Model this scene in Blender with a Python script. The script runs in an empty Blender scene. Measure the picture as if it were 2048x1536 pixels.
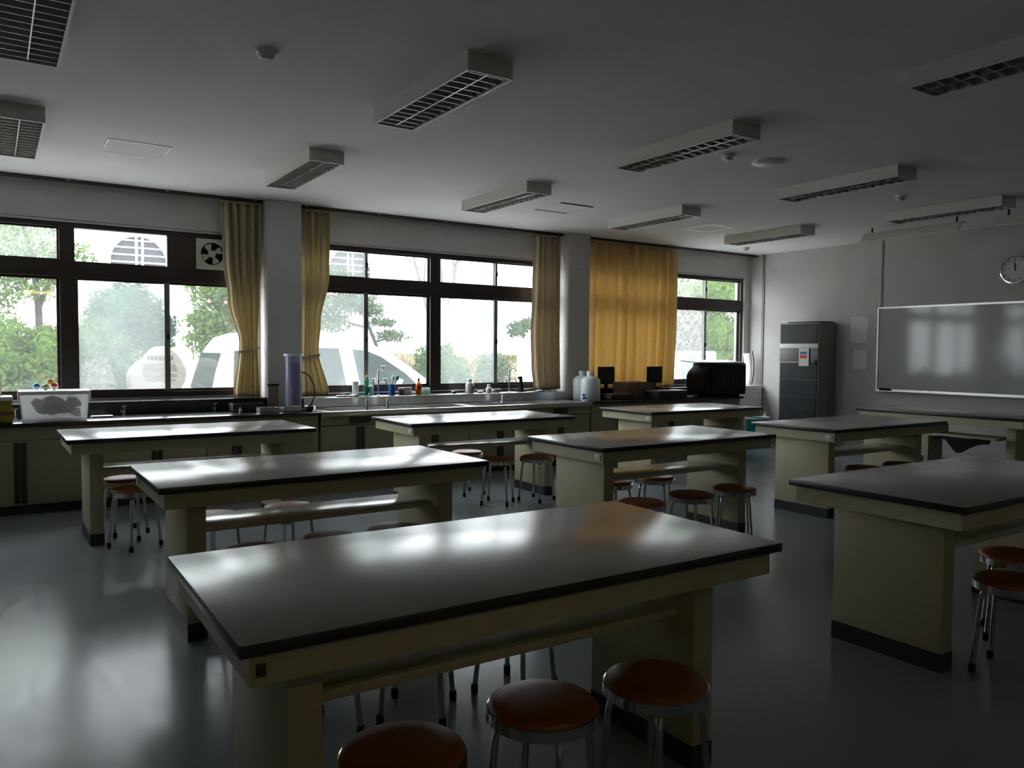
import bpy, bmesh, math, random
from mathutils import Vector, Matrix
S = bpy.context.scene
COL = S.collection
PI = math.pi
R = math.radians

# ------------------------------------------------------------ camera
cam_d = bpy.data.cameras.new('camera')
cam = bpy.data.objects.new('camera', cam_d)
COL.objects.link(cam)
cr = Vector((0.83391493, -0.55184556, 0.00723695))
cu = Vector((0.01680644, 0.03849936, 0.99911728))
cf = Vector((0.55163705, 0.83305719, -0.04137975))
M = Matrix((cr, cu, -cf)).transposed().to_4x4()
M.translation = Vector((0, 0, 1.4424))
cam.matrix_world = M
cam_d.sensor_fit = 'HORIZONTAL'
cam_d.sensor_width = 36.0
cam_d.lens = 1576.1 / 2048 * 36.0
cam_d.clip_start = 0.02
cam_d.clip_end = 300
S.camera = cam

# ------------------------------------------------------------ sky and exposure
S.view_settings.view_transform = 'Standard'
S.view_settings.look = 'None'
S.view_settings.gamma = 1
S.view_settings.use_curve_mapping = False
S.view_settings.exposure = 2.2
world = bpy.data.worlds.new('overcast_sky')
S.world = world
world.use_nodes = True
wn = world.node_tree
wn.nodes['Background'].inputs['Color'].default_value = (0.88, 0.95, 1.0, 1)
wn.nodes['Background'].inputs['Strength'].default_value = 2.2
S.cycles.max_bounces = 12
S.cycles.diffuse_bounces = 6
S.cycles.transparent_max_bounces = 16
S.cycles.sample_clamp_indirect = 6
S.cycles.caustics_reflective = False
S.cycles.caustics_refractive = False

def portal(name, x0, x1, z0, z1, y):
    d = bpy.data.lights.new(name, 'AREA')
    d.shape = 'RECTANGLE'
    d.size = x1 - x0
    d.size_y = z1 - z0
    d.cycles.is_portal = True
    o = bpy.data.objects.new(name, d)
    COL.objects.link(o)
    o.location = ((x0 + x1) / 2, y, (z0 + z1) / 2)
    o.rotation_euler = (R(-90), 0, 0)
W1 = (-1.17, 2.45); W2 = (2.86, 6.50); W3 = (6.93, 10.43)
for i, w in enumerate((W1, W2, W3)):
    portal('daylight_portal', w[0], w[1], 0.93, 2.68, 8.99)

# ------------------------------------------------------------ materials
def mat(name, col, rough=0.6, metal=0.0, noise=0.0, nscale=8.0, bump=0.0, bscale=60.0, coat=0.0, spec=0.5, detail=4.0, croughness=0.03):
    m = bpy.data.materials.new(name)
    m.use_nodes = True
    nt = m.node_tree
    p = nt.nodes['Principled BSDF']
    p.inputs['Base Color'].default_value = (*col, 1)
    p.inputs['Roughness'].default_value = rough
    p.inputs['Metallic'].default_value = metal
    p.inputs['Coat Weight'].default_value = coat
    p.inputs['Coat Roughness'].default_value = croughness
    p.inputs['Specular IOR Level'].default_value = spec
    tc = nt.nodes.new('ShaderNodeTexCoord')
    if noise > 0:
        n = nt.nodes.new('ShaderNodeTexNoise')
        n.inputs['Scale'].default_value = nscale
        n.inputs['Detail'].default_value = detail
        nt.links.new(tc.outputs['Object'], n.inputs['Vector'])
        r = nt.nodes.new('ShaderNodeValToRGB')
        r.color_ramp.elements[0].position = 0.3
        r.color_ramp.elements[1].position = 0.7
        r.color_ramp.elements[0].color = (*[c * (1 - noise) for c in col], 1)
        r.color_ramp.elements[1].color = (*[min(1, c * (1 + noise)) for c in col], 1)
        nt.links.new(n.outputs['Fac'], r.inputs['Fac'])
        nt.links.new(r.outputs['Color'], p.inputs['Base Color'])
    if bump > 0:
        n2 = nt.nodes.new('ShaderNodeTexNoise')
        n2.inputs['Scale'].default_value = bscale
        n2.inputs['Detail'].default_value = 3
        nt.links.new(tc.outputs['Object'], n2.inputs['Vector'])
        b = nt.nodes.new('ShaderNodeBump')
        b.inputs['Strength'].default_value = bump
        b.inputs['Distance'].default_value = 0.01
        nt.links.new(n2.outputs['Fac'], b.inputs['Height'])
        nt.links.new(b.outputs['Normal'], p.inputs['Normal'])
    return m

def thin_mat(name, col, trans, rough=0.9, noise=0.15, nscale=30.0):
    """cloth or leaf: part diffuse, part translucent"""
    m = bpy.data.materials.new(name)
    m.use_nodes = True
    nt = m.node_tree
    nt.nodes.remove(nt.nodes['Principled BSDF'])
    out = nt.nodes['Material Output']
    tc = nt.nodes.new('ShaderNodeTexCoord')
    n = nt.nodes.new('ShaderNodeTexNoise')
    n.inputs['Scale'].default_value = nscale
    nt.links.new(tc.outputs['Object'], n.inputs['Vector'])
    r = nt.nodes.new('ShaderNodeValToRGB')
    r.color_ramp.elements[0].position = 0.3
    r.color_ramp.elements[1].position = 0.7
    r.color_ramp.elements[0].color = (*[c * (1 - noise) for c in col], 1)
    r.color_ramp.elements[1].color = (*[min(1, c * (1 + noise)) for c in col], 1)
    nt.links.new(n.outputs['Fac'], r.inputs['Fac'])
    d = nt.nodes.new('ShaderNodeBsdfDiffuse')
    t = nt.nodes.new('ShaderNodeBsdfTranslucent')
    mx = nt.nodes.new('ShaderNodeMixShader')
    mx.inputs[0].default_value = trans
    for q in (d, t):
        nt.links.new(r.outputs['Color'], q.inputs['Color'])
    nt.links.new(d.outputs[0], mx.inputs[1])
    nt.links.new(t.outputs[0], mx.inputs[2])
    nt.links.new(mx.outputs[0], out.inputs['Surface'])
    return m

def pane_mat(name, haze, tint=(1, 1, 1), gloss=0.06, hcol=(0.9, 0.95, 0.95)):
    """window glass: clear, mixed with a translucent veil for dust and imitated outdoor glare"""
    m = bpy.data.materials.new(name)
    m.use_nodes = True
    nt = m.node_tree
    nt.nodes.remove(nt.nodes['Principled BSDF'])
    out = nt.nodes['Material Output']
    tr = nt.nodes.new('ShaderNodeBsdfTransparent')
    tr.inputs[0].default_value = (*tint, 1)
    tl = nt.nodes.new('ShaderNodeBsdfTranslucent')
    tl.inputs[0].default_value = (*hcol, 1)
    gl = nt.nodes.new('ShaderNodeBsdfGlossy')
    gl.inputs['Roughness'].default_value = 0.03
    tc = nt.nodes.new('ShaderNodeTexCoord')
    n = nt.nodes.new('ShaderNodeTexNoise')
    n.inputs['Scale'].default_value = 2.5
    nt.links.new(tc.outputs['Object'], n.inputs['Vector'])
    mr = nt.nodes.new('ShaderNodeMapRange')
    mr.inputs['To Min'].default_value = haze * 0.7
    mr.inputs['To Max'].default_value = haze * 1.3
    nt.links.new(n.outputs['Fac'], mr.inputs['Value'])
    m1 = nt.nodes.new('ShaderNodeMixShader')
    nt.links.new(mr.outputs[0], m1.inputs[0])
    nt.links.new(tr.outputs[0], m1.inputs[1])
    nt.links.new(tl.outputs[0], m1.inputs[2])
    m2 = nt.nodes.new('ShaderNodeMixShader')
    m2.inputs[0].default_value = gloss
    nt.links.new(m1.outputs[0], m2.inputs[1])
    nt.links.new(gl.outputs[0], m2.inputs[2])
    nt.links.new(m2.outputs[0], out.inputs['Surface'])
    return m

def clear_mat(name, tint, solid, alpha, rough=0.08):
    """clear or milky plastic: transparent mixed with a glossy solid"""
    m = bpy.data.materials.new(name)
    m.use_nodes = True
    nt = m.node_tree
    p = nt.nodes['Principled BSDF']
    p.inputs['Base Color'].default_value = (*solid, 1)
    p.inputs['Roughness'].default_value = rough
    out = nt.nodes['Material Output']
    tr = nt.nodes.new('ShaderNodeBsdfTransparent')
    tr.inputs[0].default_value = (*tint, 1)
    mx = nt.nodes.new('ShaderNodeMixShader')
    mx.inputs[0].default_value = alpha
    nt.links.new(tr.outputs[0], mx.inputs[1])
    nt.links.new(p.outputs[0], mx.inputs[2])
    nt.links.new(mx.outputs[0], out.inputs['Surface'])
    return m

def milky_mat():
    m = bpy.data.materials.new('milky_plastic')
    m.use_nodes = True
    nt = m.node_tree
    nt.nodes.remove(nt.nodes['Principled BSDF'])
    out = nt.nodes['Material Output']
    tr = nt.nodes.new('ShaderNodeBsdfTransparent')
    d = nt.nodes.new('ShaderNodeBsdfDiffuse')
    t = nt.nodes.new('ShaderNodeBsdfTranslucent')
    for q in (d, t): q.inputs['Color'].default_value = (0.9, 0.9, 0.9, 1)
    a = nt.nodes.new('ShaderNodeMixShader'); a.inputs[0].default_value = 0.65
    b = nt.nodes.new('ShaderNodeMixShader'); b.inputs[0].default_value = 0.55
    nt.links.new(d.outputs[0], a.inputs[1]); nt.links.new(t.outputs[0], a.inputs[2])
    nt.links.new(tr.outputs[0], b.inputs[1]); nt.links.new(a.outputs[0], b.inputs[2])
    nt.links.new(b.outputs[0], out.inputs['Surface'])
    return m

def floor_mat():
    m = mat('floor_vinyl', (0.23, 0.26, 0.275), 0.28, noise=0.05, nscale=1.2, detail=6)
    nt = m.node_tree
    p = nt.nodes['Principled BSDF']
    p.inputs['Specular IOR Level'].default_value = 0.15
    tc = nt.nodes.new('ShaderNodeTexCoord')
    mp = nt.nodes.new('ShaderNodeMapping')
    mp.inputs['Scale'].default_value = (6, 1.5, 1)
    nt.links.new(tc.outputs['Object'], mp.inputs['Vector'])
    n = nt.nodes.new('ShaderNodeTexNoise')
    n.inputs['Scale'].default_value = 2.2
    n.inputs['Detail'].default_value = 9
    n.inputs['Roughness'].default_value = 0.65
    nt.links.new(mp.outputs[0], n.inputs['Vector'])
    mr = nt.nodes.new('ShaderNodeMapRange')
    mr.inputs['From Min'].default_value = 0.3
    mr.inputs['From Max'].default_value = 0.7
    mr.inputs['To Min'].default_value = 0.15
    mr.inputs['To Max'].default_value = 0.23
    nt.links.new(n.outputs['Fac'], mr.inputs['Value'])
    nt.links.new(mr.outputs[0], p.inputs['Roughness'])
    b = nt.nodes.new('ShaderNodeBump')
    b.inputs['Strength'].default_value = 0.05
    b.inputs['Distance'].default_value = 0.015
    nt.links.new(n.outputs['Fac'], b.inputs['Height'])
    nt.links.new(b.outputs['Normal'], p.inputs['Normal'])
    return m

def emit_mat(name, col, st):
    m = bpy.data.materials.new(name)
    m.use_nodes = True
    p = m.node_tree.nodes['Principled BSDF']
    p.inputs['Base Color'].default_value = (*col, 1)
    p.inputs['Emission Color'].default_value = (*col, 1)
    p.inputs['Emission Strength'].default_value = st
    return m

MT = dict(
    floor=floor_mat(),
    wall=mat('painted_wall', (0.64, 0.615, 0.60), 0.8, noise=0.04, nscale=3, bump=0.15, bscale=180),
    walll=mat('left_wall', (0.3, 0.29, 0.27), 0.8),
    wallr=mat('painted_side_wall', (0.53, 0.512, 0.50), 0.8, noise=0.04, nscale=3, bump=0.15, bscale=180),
    ceil=mat('ceiling_board', (0.80, 0.795, 0.79), 0.9, noise=0.03, nscale=2, bump=0.1, bscale=220),
    top=mat('grey_laminate', (0.34, 0.335, 0.31), 0.24, noise=0.05, nscale=5, coat=0.2, croughness=0.20),
    topedge=mat('dark_edge_band', (0.022, 0.023, 0.03), 0.35),
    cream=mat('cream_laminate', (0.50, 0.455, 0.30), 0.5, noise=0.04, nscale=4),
    creamshelf=mat('shelf_laminate', (0.55, 0.52, 0.44), 0.18, noise=0.04, nscale=4),
    plinth=mat('dark_plinth', (0.03, 0.033, 0.04), 0.5),
    plate=mat('switch_plate_white', (0.75, 0.74, 0.7), 0.35),
    platedark=mat('switch_plate_dark', (0.06, 0.05, 0.04), 0.4),
    vinyl=mat('red_brown_vinyl', (0.26, 0.068, 0.022), 0.42, noise=0.12, nscale=20, bump=0.08, bscale=300),
    chrome=mat('chrome', (0.62, 0.62, 0.62), 0.14, 1.0),
    steel=mat('stainless_steel', (0.52, 0.52, 0.50), 0.28, 1.0, noise=0.08, nscale=12),
    alu=mat('aluminium', (0.62, 0.62, 0.62), 0.35, 1.0),
    rubber=mat('black_rubber', (0.012, 0.012, 0.012), 0.7),
    black=mat('black_worktop', (0.018, 0.018, 0.022), 0.2, noise=0.1, nscale=10),
    blackpl=mat('black_plastic', (0.016, 0.017, 0.017), 0.75, bump=0.05, spec=0.25),
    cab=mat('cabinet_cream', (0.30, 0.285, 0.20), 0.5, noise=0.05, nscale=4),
    handle=mat('dark_recess', (0.035, 0.03, 0.022), 0.6),
    frame=mat('bronze_window_frame', (0.05, 0.039, 0.036), 0.4, 0.3),
    framealu=mat('sash_edge', (0.30, 0.31, 0.32), 0.35, 0.7),
    board=mat('brown_panel', (0.06, 0.043, 0.035), 0.6, noise=0.1),
    white=mat('white_plastic', (0.78, 0.78, 0.76), 0.4),
    cream2=mat('fan_plastic', (0.72, 0.70, 0.62), 0.4),
    lampw=mat('lamp_enamel', (0.70, 0.69, 0.64), 0.4),
    lampin=mat('lamp_interior', (0.5, 0.5, 0.47), 0.5),
    louver=mat('lamp_louver', (0.6, 0.6, 0.57), 0.25, 0.5),
    tube=mat('unlit_tube', (0.7, 0.7, 0.68), 0.3),
    curtain=thin_mat('mustard_curtain', (0.62, 0.54, 0.35), 0.34, noise=0.05, nscale=40),
    curtaing=thin_mat('gold_curtain', (0.70, 0.55, 0.29), 0.40, noise=0.05, nscale=40),
    curtainp=thin_mat('pale_curtain', (0.60, 0.51, 0.37), 0.28, noise=0.05, nscale=40),
    pane=pane_mat('clear_pane', 0.02),  # slight veil mixed into the glass to imitate glare from outside
    panehazy=pane_mat('dusty_pane', 0.06),
    panescreen=pane_mat('very_dusty_pane', 0.07),
    wboard=mat('whiteboard_enamel', (0.38, 0.40, 0.385), 0.09, noise=0.03, nscale=2, spec=0.35),
    paper=mat('paper', (0.72, 0.72, 0.72), 0.8),
    acgrey=mat('heater_casing', (0.22, 0.215, 0.19), 0.5),
    acdark=mat('heater_grille', (0.035, 0.04, 0.045), 0.45, 0.2),
    acslat=mat('heater_slat', (0.13, 0.14, 0.155), 0.4, 0.4),
    milky=milky_mat(),
    acryl=clear_mat('clear_acrylic', (0.86, 0.84, 0.92), (0.55, 0.53, 0.66), 0.30, 0.08),
    green=clear_mat('green_soap', (0.62, 0.92, 0.80), (0.45, 0.8, 0.65), 0.2, 0.15),
    amber=clear_mat('amber_glass', (0.85, 0.35, 0.02), (0.55, 0.2, 0.01), 0.5, 0.1),
    glassy=clear_mat('pale_glass', (0.9, 0.97, 0.95), (0.75, 0.88, 0.84), 0.5, 0.1),
    jerry=mat('polyethylene', (0.72, 0.76, 0.80), 0.4),
    blue=mat('blue_plastic', (0.02, 0.16, 0.55), 0.35),
    teal=mat('teal_plastic', (0.01, 0.36, 0.46), 0.4),
    bluegreen=mat('green_bristle', (0.03, 0.35, 0.25), 0.6),
    red=mat('red_plastic', (0.75, 0.06, 0.03), 0.3),
    orange=mat('orange_plastic', (0.8, 0.33, 0.03), 0.35),
    yellow=mat('yellow_plastic', (0.75, 0.62, 0.03), 0.4),
    yellowcard=mat('ochre_card', (0.36, 0.27, 0.03), 0.7, noise=0.2, nscale=12),
    lime=mat('lime_plastic', (0.35, 0.5, 0.06), 0.35),
    brown=mat('brown_card', (0.16, 0.10, 0.075), 0.7, noise=0.15, nscale=10),
    pinkbrown=mat('faded_brown', (0.27, 0.19, 0.16), 0.6),
    wood=mat('brush_wood', (0.35, 0.25, 0.15), 0.7),
    darkcloth=mat('black_cloth', (0.015, 0.016, 0.016), 0.9, noise=0.2, nscale=30),
    whitecloth=mat('white_cloth', (0.72, 0.72, 0.74), 0.9, noise=0.05, nscale=30),
    purple=mat('dark_hose', (0.06, 0.04, 0.10), 0.3),
    muddle=mat('dark_contents', (0.055, 0.045, 0.035), 0.8, noise=0.6, nscale=9),
    ground=mat('pale_gravel', (0.55, 0.53, 0.50), 0.9, noise=0.12, nscale=5),
    asphalt=mat('corridor_floor', (0.25, 0.23, 0.2), 0.5),
    bwall=mat('white_facade', (0.92, 0.915, 0.91), 0.8, noise=0.02),
    bglass=mat('dark_glazing', (0.045, 0.045, 0.05), 0.5, spec=0.15),
    van=mat('white_car_paint', (0.80, 0.82, 0.85), 0.25, coat=0.5),
    carglass=mat('car_glass', (0.03, 0.04, 0.038), 0.12, spec=0.3),
    cardark=mat('car_trim', (0.02, 0.02, 0.02), 0.6),
    lampr=mat('tail_lamp', (0.5, 0.03, 0.02), 0.25),
    stone=mat('beige_granite', (0.135, 0.115, 0.093), 0.85, noise=0.14, nscale=14, bump=0.5, bscale=18),
    engrave=mat('engraved_line', (0.05, 0.042, 0.034), 0.9),
    plaque=mat('dark_plaque', (0.012, 0.009, 0.007), 0.6),
    bark=mat('grey_bark', (0.13, 0.11, 0.10), 0.9, noise=0.25, nscale=14),
    barkdark=mat('dark_bark', (0.03, 0.024, 0.02), 0.9, noise=0.25, nscale=14),
    soil=mat('dry_bank', (0.14, 0.105, 0.065), 0.95, noise=0.3, nscale=3),
    leafa=thin_mat('leaf_mid_green', (0.055, 0.10, 0.035), 0.35, noise=0.45, nscale=4),
    leafb=thin_mat('leaf_bright_green', (0.09, 0.145, 0.035), 0.4, noise=0.4, nscale=4),
    leafc=thin_mat('leaf_deep_green', (0.04, 0.08, 0.04), 0.35, noise=0.4, nscale=4),
    leafd=thin_mat('leaf_grey_green', (0.08, 0.11, 0.06), 0.35, noise=0.35, nscale=4),
    grass=thin_mat('dry_grass', (0.13, 0.12, 0.045), 0.3, noise=0.4, nscale=3),
    twig=thin_mat('grey_brown_twig', (0.14, 0.125, 0.11), 0.2, noise=0.3, nscale=5),
    flower=mat('pink_flower', (0.7, 0.12, 0.16), 0.6),
)

# ------------------------------------------------------------ mesh helpers
class MB:
    def __init__(s):
        s.bm = bmesh.new()
    def box(s, x0, x1, y0, y1, z0, z1, bev=0.0, seg=2, rot=None, piv=None):
        r = bmesh.ops.create_cube(s.bm, size=1.0)
        vs = r['verts']
        for v in vs:
            v.co = Vector(((v.co.x + .5) * (x1 - x0) + x0, (v.co.y + .5) * (y1 - y0) + y0, (v.co.z + .5) * (z1 - z0) + z0))
        if bev > 0:
            es = list({e for v in vs for e in v.link_edges})
            q = bmesh.ops.bevel(s.bm, geom=es, offset=bev, segments=seg, affect='EDGES', profile=0.5)
            vs = list({v for f in q['faces'] for v in f.verts} | {v for v in vs if v.is_valid})
        if rot is not None:
            bmesh.ops.rotate(s.bm, verts=vs, cent=piv or ((x0 + x1) / 2, (y0 + y1) / 2, (z0 + z1) / 2), matrix=rot)
        return s
    def tube(s, pts, r, seg=8, cap=True, closed=False):
        pts = [Vector(p) for p in pts]
        n = len(pts)
        rs = r if isinstance(r, (list, tuple)) else [r] * n
        rings = []
        up = None
        for i, p in enumerate(pts):
            if closed:
                t = pts[(i + 1) % n] - pts[i - 1]
            else:
                t = pts[min(i + 1, n - 1)] - pts[max(i - 1, 0)]
            t.normalize()
            if up is None:
                up = Vector((0, 0, 1)) if abs(t.z) < .9 else Vector((1, 0, 0))
            a = t.cross(up)
            if a.length < 1e-4:
                a = t.cross(Vector((1, 0, 0)))
            a.normalize()
            b = t.cross(a)
            b.normalize()
            up = -b if (-b).dot(up) > b.dot(up) else b
            rings.append([s.bm.verts.new(p + (a * math.cos(2 * PI * k / seg) + b * math.sin(2 * PI * k / seg)) * rs[i]) for k in range(seg)])
        for i in range(n if closed else n - 1):
            A, B = rings[i], rings[(i + 1) % n]
            for k in range(seg):
                s.bm.faces.new((A[k], A[(k + 1) % seg], B[(k + 1) % seg], B[k]))
        if cap and not closed:
            s.bm.faces.new(rings[0][::-1])
            s.bm.faces.new(rings[-1])
        return s
    def lathe(s, prof, c=(0, 0, 0), seg=24, axis='z', sy=1.0):
        rings = []
        def P(r, h, a):
            u, v = r * math.cos(a), r * math.sin(a) * sy
            if axis == 'z': q = (u, v, h)
            elif axis == 'y': q = (u, h, v)
            else: q = (h, u, v)
            return Vector(q) + Vector(c)
        for (r, h) in prof:
            if r < 1e-6:
                rings.append([s.bm.verts.new(P(0, h, 0))])
            else:
                rings.append([s.bm.verts.new(P(r, h, 2 * PI * k / seg)) for k in range(seg)])
        for A, B in zip(rings, rings[1:]):
            for k in range(seg):
                k2 = (k + 1) % seg
                if len(A) == 1 and len(B) == 1: continue
                if len(A) == 1: s.bm.faces.new((A[0], B[k2], B[k]))
                elif len(B) == 1: s.bm.faces.new((A[k], A[k2], B[0]))
                else: s.bm.faces.new((A[k], A[k2], B[k2], B[k]))
        return s
    def ball(s, c, r, seg=16):
        q = bmesh.ops.create_uvsphere(s.bm, u_segments=seg, v_segments=max(6, seg // 2), radius=1)
        rr = r if isinstance(r, (tuple, list)) else (r, r, r)
        for v in q['verts']:
            v.co = Vector((v.co.x * rr[0] + c[0], v.co.y * rr[1] + c[1], v.co.z * rr[2] + c[2]))
        return s
    def prism(s, poly, y0, y1):
        """poly in x,z pulled out from y0 to y1"""
        a = [s.bm.verts.new((x, y0, z)) for x, z in poly]
        b = [s.bm.verts.new((x, y1, z)) for x, z in poly]
        n = len(poly)
        s.bm.faces.new(a)
        s.bm.faces.new(b[::-1])
        for i in range(n):
            s.bm.faces.new((a[i], b[i], b[(i + 1) % n], a[(i + 1) % n]))
        return s
    def build(s, name, m, parent=None, smooth=30, facemat=None, mats=None):
        bmesh.ops.recalc_face_normals(s.bm, faces=s.bm.faces[:])
        me = bpy.data.meshes.new(name)
        s.bm.to_mesh(me)
        s.bm.free()
        for q in (mats or [m]):
            me.materials.append(q)
        if smooth:
            me.shade_smooth()
            me.set_sharp_from_angle(angle=R(smooth))
        if facemat:
            for p in me.polygons:
                p.material_index = facemat(p)
        o = bpy.data.objects.new(name, me)
        COL.objects.link(o)
        if parent:
            o.parent = parent
        return o

def tag(o, label, cat, group=None):
    o['label'] = label
    o['category'] = cat
    if group: o['group'] = group
    return o
def thing(name, label, cat, loc=(0, 0, 0), rz=0, group=None):
    o = bpy.data.objects.new(name, None)
    COL.objects.link(o)
    o.empty_display_size = 0.05
    o.location = loc
    o.rotation_euler = (0, 0, rz)
    return tag(o, label, cat, group)
def struct(o):
    o['kind'] = 'structure'
    return o
def dup(o, parent=None):
    c = o.copy()
    COL.objects.link(c)
    if parent:
        c.parent = parent
    for ch in list(o.children):
        dup(ch, c)
    return c
def one(name, mb, m, label, cat, group=None, loc=None, **k):
    o = tag(mb.build(name, m, **k), label, cat, group)
    if loc: o.location = loc
    return o

# ------------------------------------------------------------ room shell
HC = 3.05
XL, XR = -1.60, 10.56
YN, YP, YW = -0.12, 8.53, 8.80
struct(MB().box(XL - .2, XR + .2, YN - .2, 9.0, -0.15, 0).build('floor', MT['floor'], smooth=0))
struct(MB().box(XL - .2, XR + .2, YN - .2, 9.0, HC, HC + .2).build('ceiling', MT['ceil'], smooth=0))
w = MB()
for a, b in ((XL - .2, W1[0]), (W1[1], W2[0]), (W2[1], W3[0]), (W3[1], XR + .2)):
    w.box(a, b, YW, 9.0, 0, HC)
for a, b in (W1, W2, W3):
    w.box(a, b, YW, 9.0, 2.69, HC)
    w.box(a, b, YW, 9.0, 0, 0.905)
w.box(XL, -1.20, YP, YW, 0, HC)
w.box(2.49, 2.87, YP, YW, 0, HC, 0.012)
w.box(6.56, 6.93, YP, YW, 0, HC, 0.012)
for a, b in ((-1.20, 2.49), (2.87, 6.56), (6.93, XR)):
    w.box(a, b, 8.50, YW, 0, 0.89)
struct(w.build('wall_window', MT['wall'], smooth=0))
struct(MB().box(XR, XR + .2, YN - .2, 9.0, 0, HC).build('wall_right', MT['wallr'], smooth=0))
struct(MB().box(XL - .2, XL, YN - .2, 9.0, 0, HC).build('wall_left', MT['walll'], smooth=0))
# corridor side wall behind the camera with a window band
w = MB()
w.box(XL, XR, YN - .15, YN, 0, 0.95)
w.box(XL, XR, YN - .15, YN, 2.85, HC)
w.box(XL, XR, YN - .12, YN - .03, 1.95, 2.05)
for a, b in ((XL, -1.0), (1.6, 1.8), (5.0, 5.3), (8.6, XR)):
    w.box(a, b, YN - .15, YN, 0.95, 2.85)
struct(w.build('wall_corridor', MT['wallr'], smooth=0))
c = MB()
c.box(XL, XR, -2.6, YN - .15, -0.15, 0)
c.box(XL, XR, -2.6, YN - .15, 2.7, 2.85)
c.box(XL, XR, -2.75, -2.6, 0, 2.85)
c.box(XL - .15, XL, -2.75, YN - .15, 0, 2.85)
c.box(XR, XR + .15, -2.75, YN - .15, 0, 2.85)
struct(c.build('wall_corridor_outer', MT['asphalt'], smooth=0))
# corridor lamp, lit
cl = thing('corridor_lamp', 'lit warm fluorescent lamp on the corridor ceiling behind the camera', 'ceiling light', (1.2, -1.5, 2.58))
MB().box(-.65, .65, -.12, .12, .04, .12).build('housing', MT['lampw'], cl)
for yy in (-.06, .06):
    MB().tube([(-.6, yy, .02), (.6, yy, .02)], .016).build('tube', emit_mat('lit_tube', (1.0, 0.78, 0.22), 2.0), cl)
# ledges under the windows, black behind the worktops, steel behind the sinks
struct(MB().box(-1.20, 2.49, 8.485, 8.83, .80, .928, .004).build('trim_1', MT['black'], smooth=0))
struct(MB().box(2.87, 6.56, 8.485, 8.83, .80, .908, .004).build('trim_2', MT['steel'], smooth=0))
struct(MB().box(6.93, 9.35, 8.485, 8.83, .80, .915, .004).build('trim_3', MT['black'], smooth=0))
struct(MB().box(9.35, XR, 8.485, 8.83, .86, .915, .004).build('trim_4', MT['wall'], smooth=0))
struct(MB().box(XR - .015, XR, YP - .03, YP + .01, 0, HC).build('trim_5', MT['acgrey'], smooth=0))
struct(MB().box(XR - .008, XR, 6.455, 6.475, 2.1, HC).build('trim_6', MT['acgrey'], smooth=0))
struct(MB().box(XR - .012, XR, YN, 6.95, 0, .07).build('baseboard_right', MT['plinth'], smooth=0))

# ------------------------------------------------------------ windows
def window(n, x0, x1, hazy, panel=None, top2=True):
    ya, yb = 8.835, 8.915
    f = MB()
    f.box(x0, x1, ya, yb, 2.62, 2.69)
    f.box(x0, x1, ya, yb, .905, 1.0)
    f.box(x0, x0 + .05, ya, yb, 1.0, 2.62)
    f.box(x1 - .05, x1, ya, yb, 1.0, 2.62)
    f.box(x0 + .05, x1 - .05, ya - .005, yb, 2.14, 2.295)
    xm = (x0 + x1) / 2
    f.box(xm - .065, xm + .065, ya - .008, yb, 1.0, 2.14)
    f.box(xm - .065, xm + .065, ya - .008, yb, 2.295, 2.62)
    fr = struct(f.build('window_%d' % n, MT['frame'], smooth=0))
    MB().box(x0, x1, 8.815, 8.835, 2.665, 2.685).build('head_strip', MT['alu'], fr, smooth=0)
    MB().box(x0, x1, 8.82, 8.835, .932, .945).build('sill_strip', MT['alu'], fr, smooth=0)
    k = 0
    for (a, b) in ((x0 + .05, xm - .065), (xm + .065, x1 - .05)):
        q = (a + b) / 2
        for (za, zb, low) in ((1.0, 2.14, 1), (2.295, 2.62, 0)):
            if panel and a > xm and not low:
                # upper right light: left half glazed, right half boarded for the fan
                MB().box(a, q, 8.868, 8.872, za, zb).build('pane', MT[hazy[k]], fr, smooth=0)
                k += 2
                MB().box(q, b, ya + .01, yb - .01, za - .02, zb + .02).build('board_panel', MT['board'], fr, smooth=0)
                continue
            hw = .036 if low else .022
            for (p0, p1, yy, side) in ((a, q + .02, 8.862, 0), (q - .02, b, 8.888, 1)):
                sm = MB()
                t = .028 if low else .018
                for bx in ((p0, p1, za, za + t), (p0, p1, zb - t, zb), (p0, p0 + t, za + t, zb - t), (p1 - t, p1, za + t, zb - t)):
                    sm.box(bx[0], bx[1], yy - .011, yy + .011, bx[2], bx[3])
                sa = sm.build('sash', MT['frame'], fr, smooth=0)
                MB().box(p0 + t, p1 - t, yy - .002, yy + .002, za + t, zb - t).build('pane', MT[hazy[k]], sa, smooth=0)
                k += 1
            MB().box(q - hw, q + hw * .5, 8.838, 8.852, za + .01, zb - .01).build('meeting_stile', MT['framealu'], fr, smooth=0)
            MB().box(q - .02, q + .012, 8.822, 8.84, (za + zb) / 2 - .03, (za + zb) / 2 + .03, .004).build('latch', MT['blackpl'], fr)
    return fr
# pane order per half: lower-left, lower-right, upper-left, upper-right
window(1, W1[0], W1[1], ['pane', 'pane', 'panehazy', 'panehazy', 'panescreen', 'pane', 'pane', 'pane'], panel=True)
window(2, W2[0], W2[1], ['panehazy', 'pane', 'panehazy', 'pane', 'panescreen', 'pane', 'pane', 'pane'])
window(3, W3[0], W3[1], ['pane', 'pane', 'pane', 'pane', 'panehazy', 'pane', 'panehazy', 'pane'])

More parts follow.
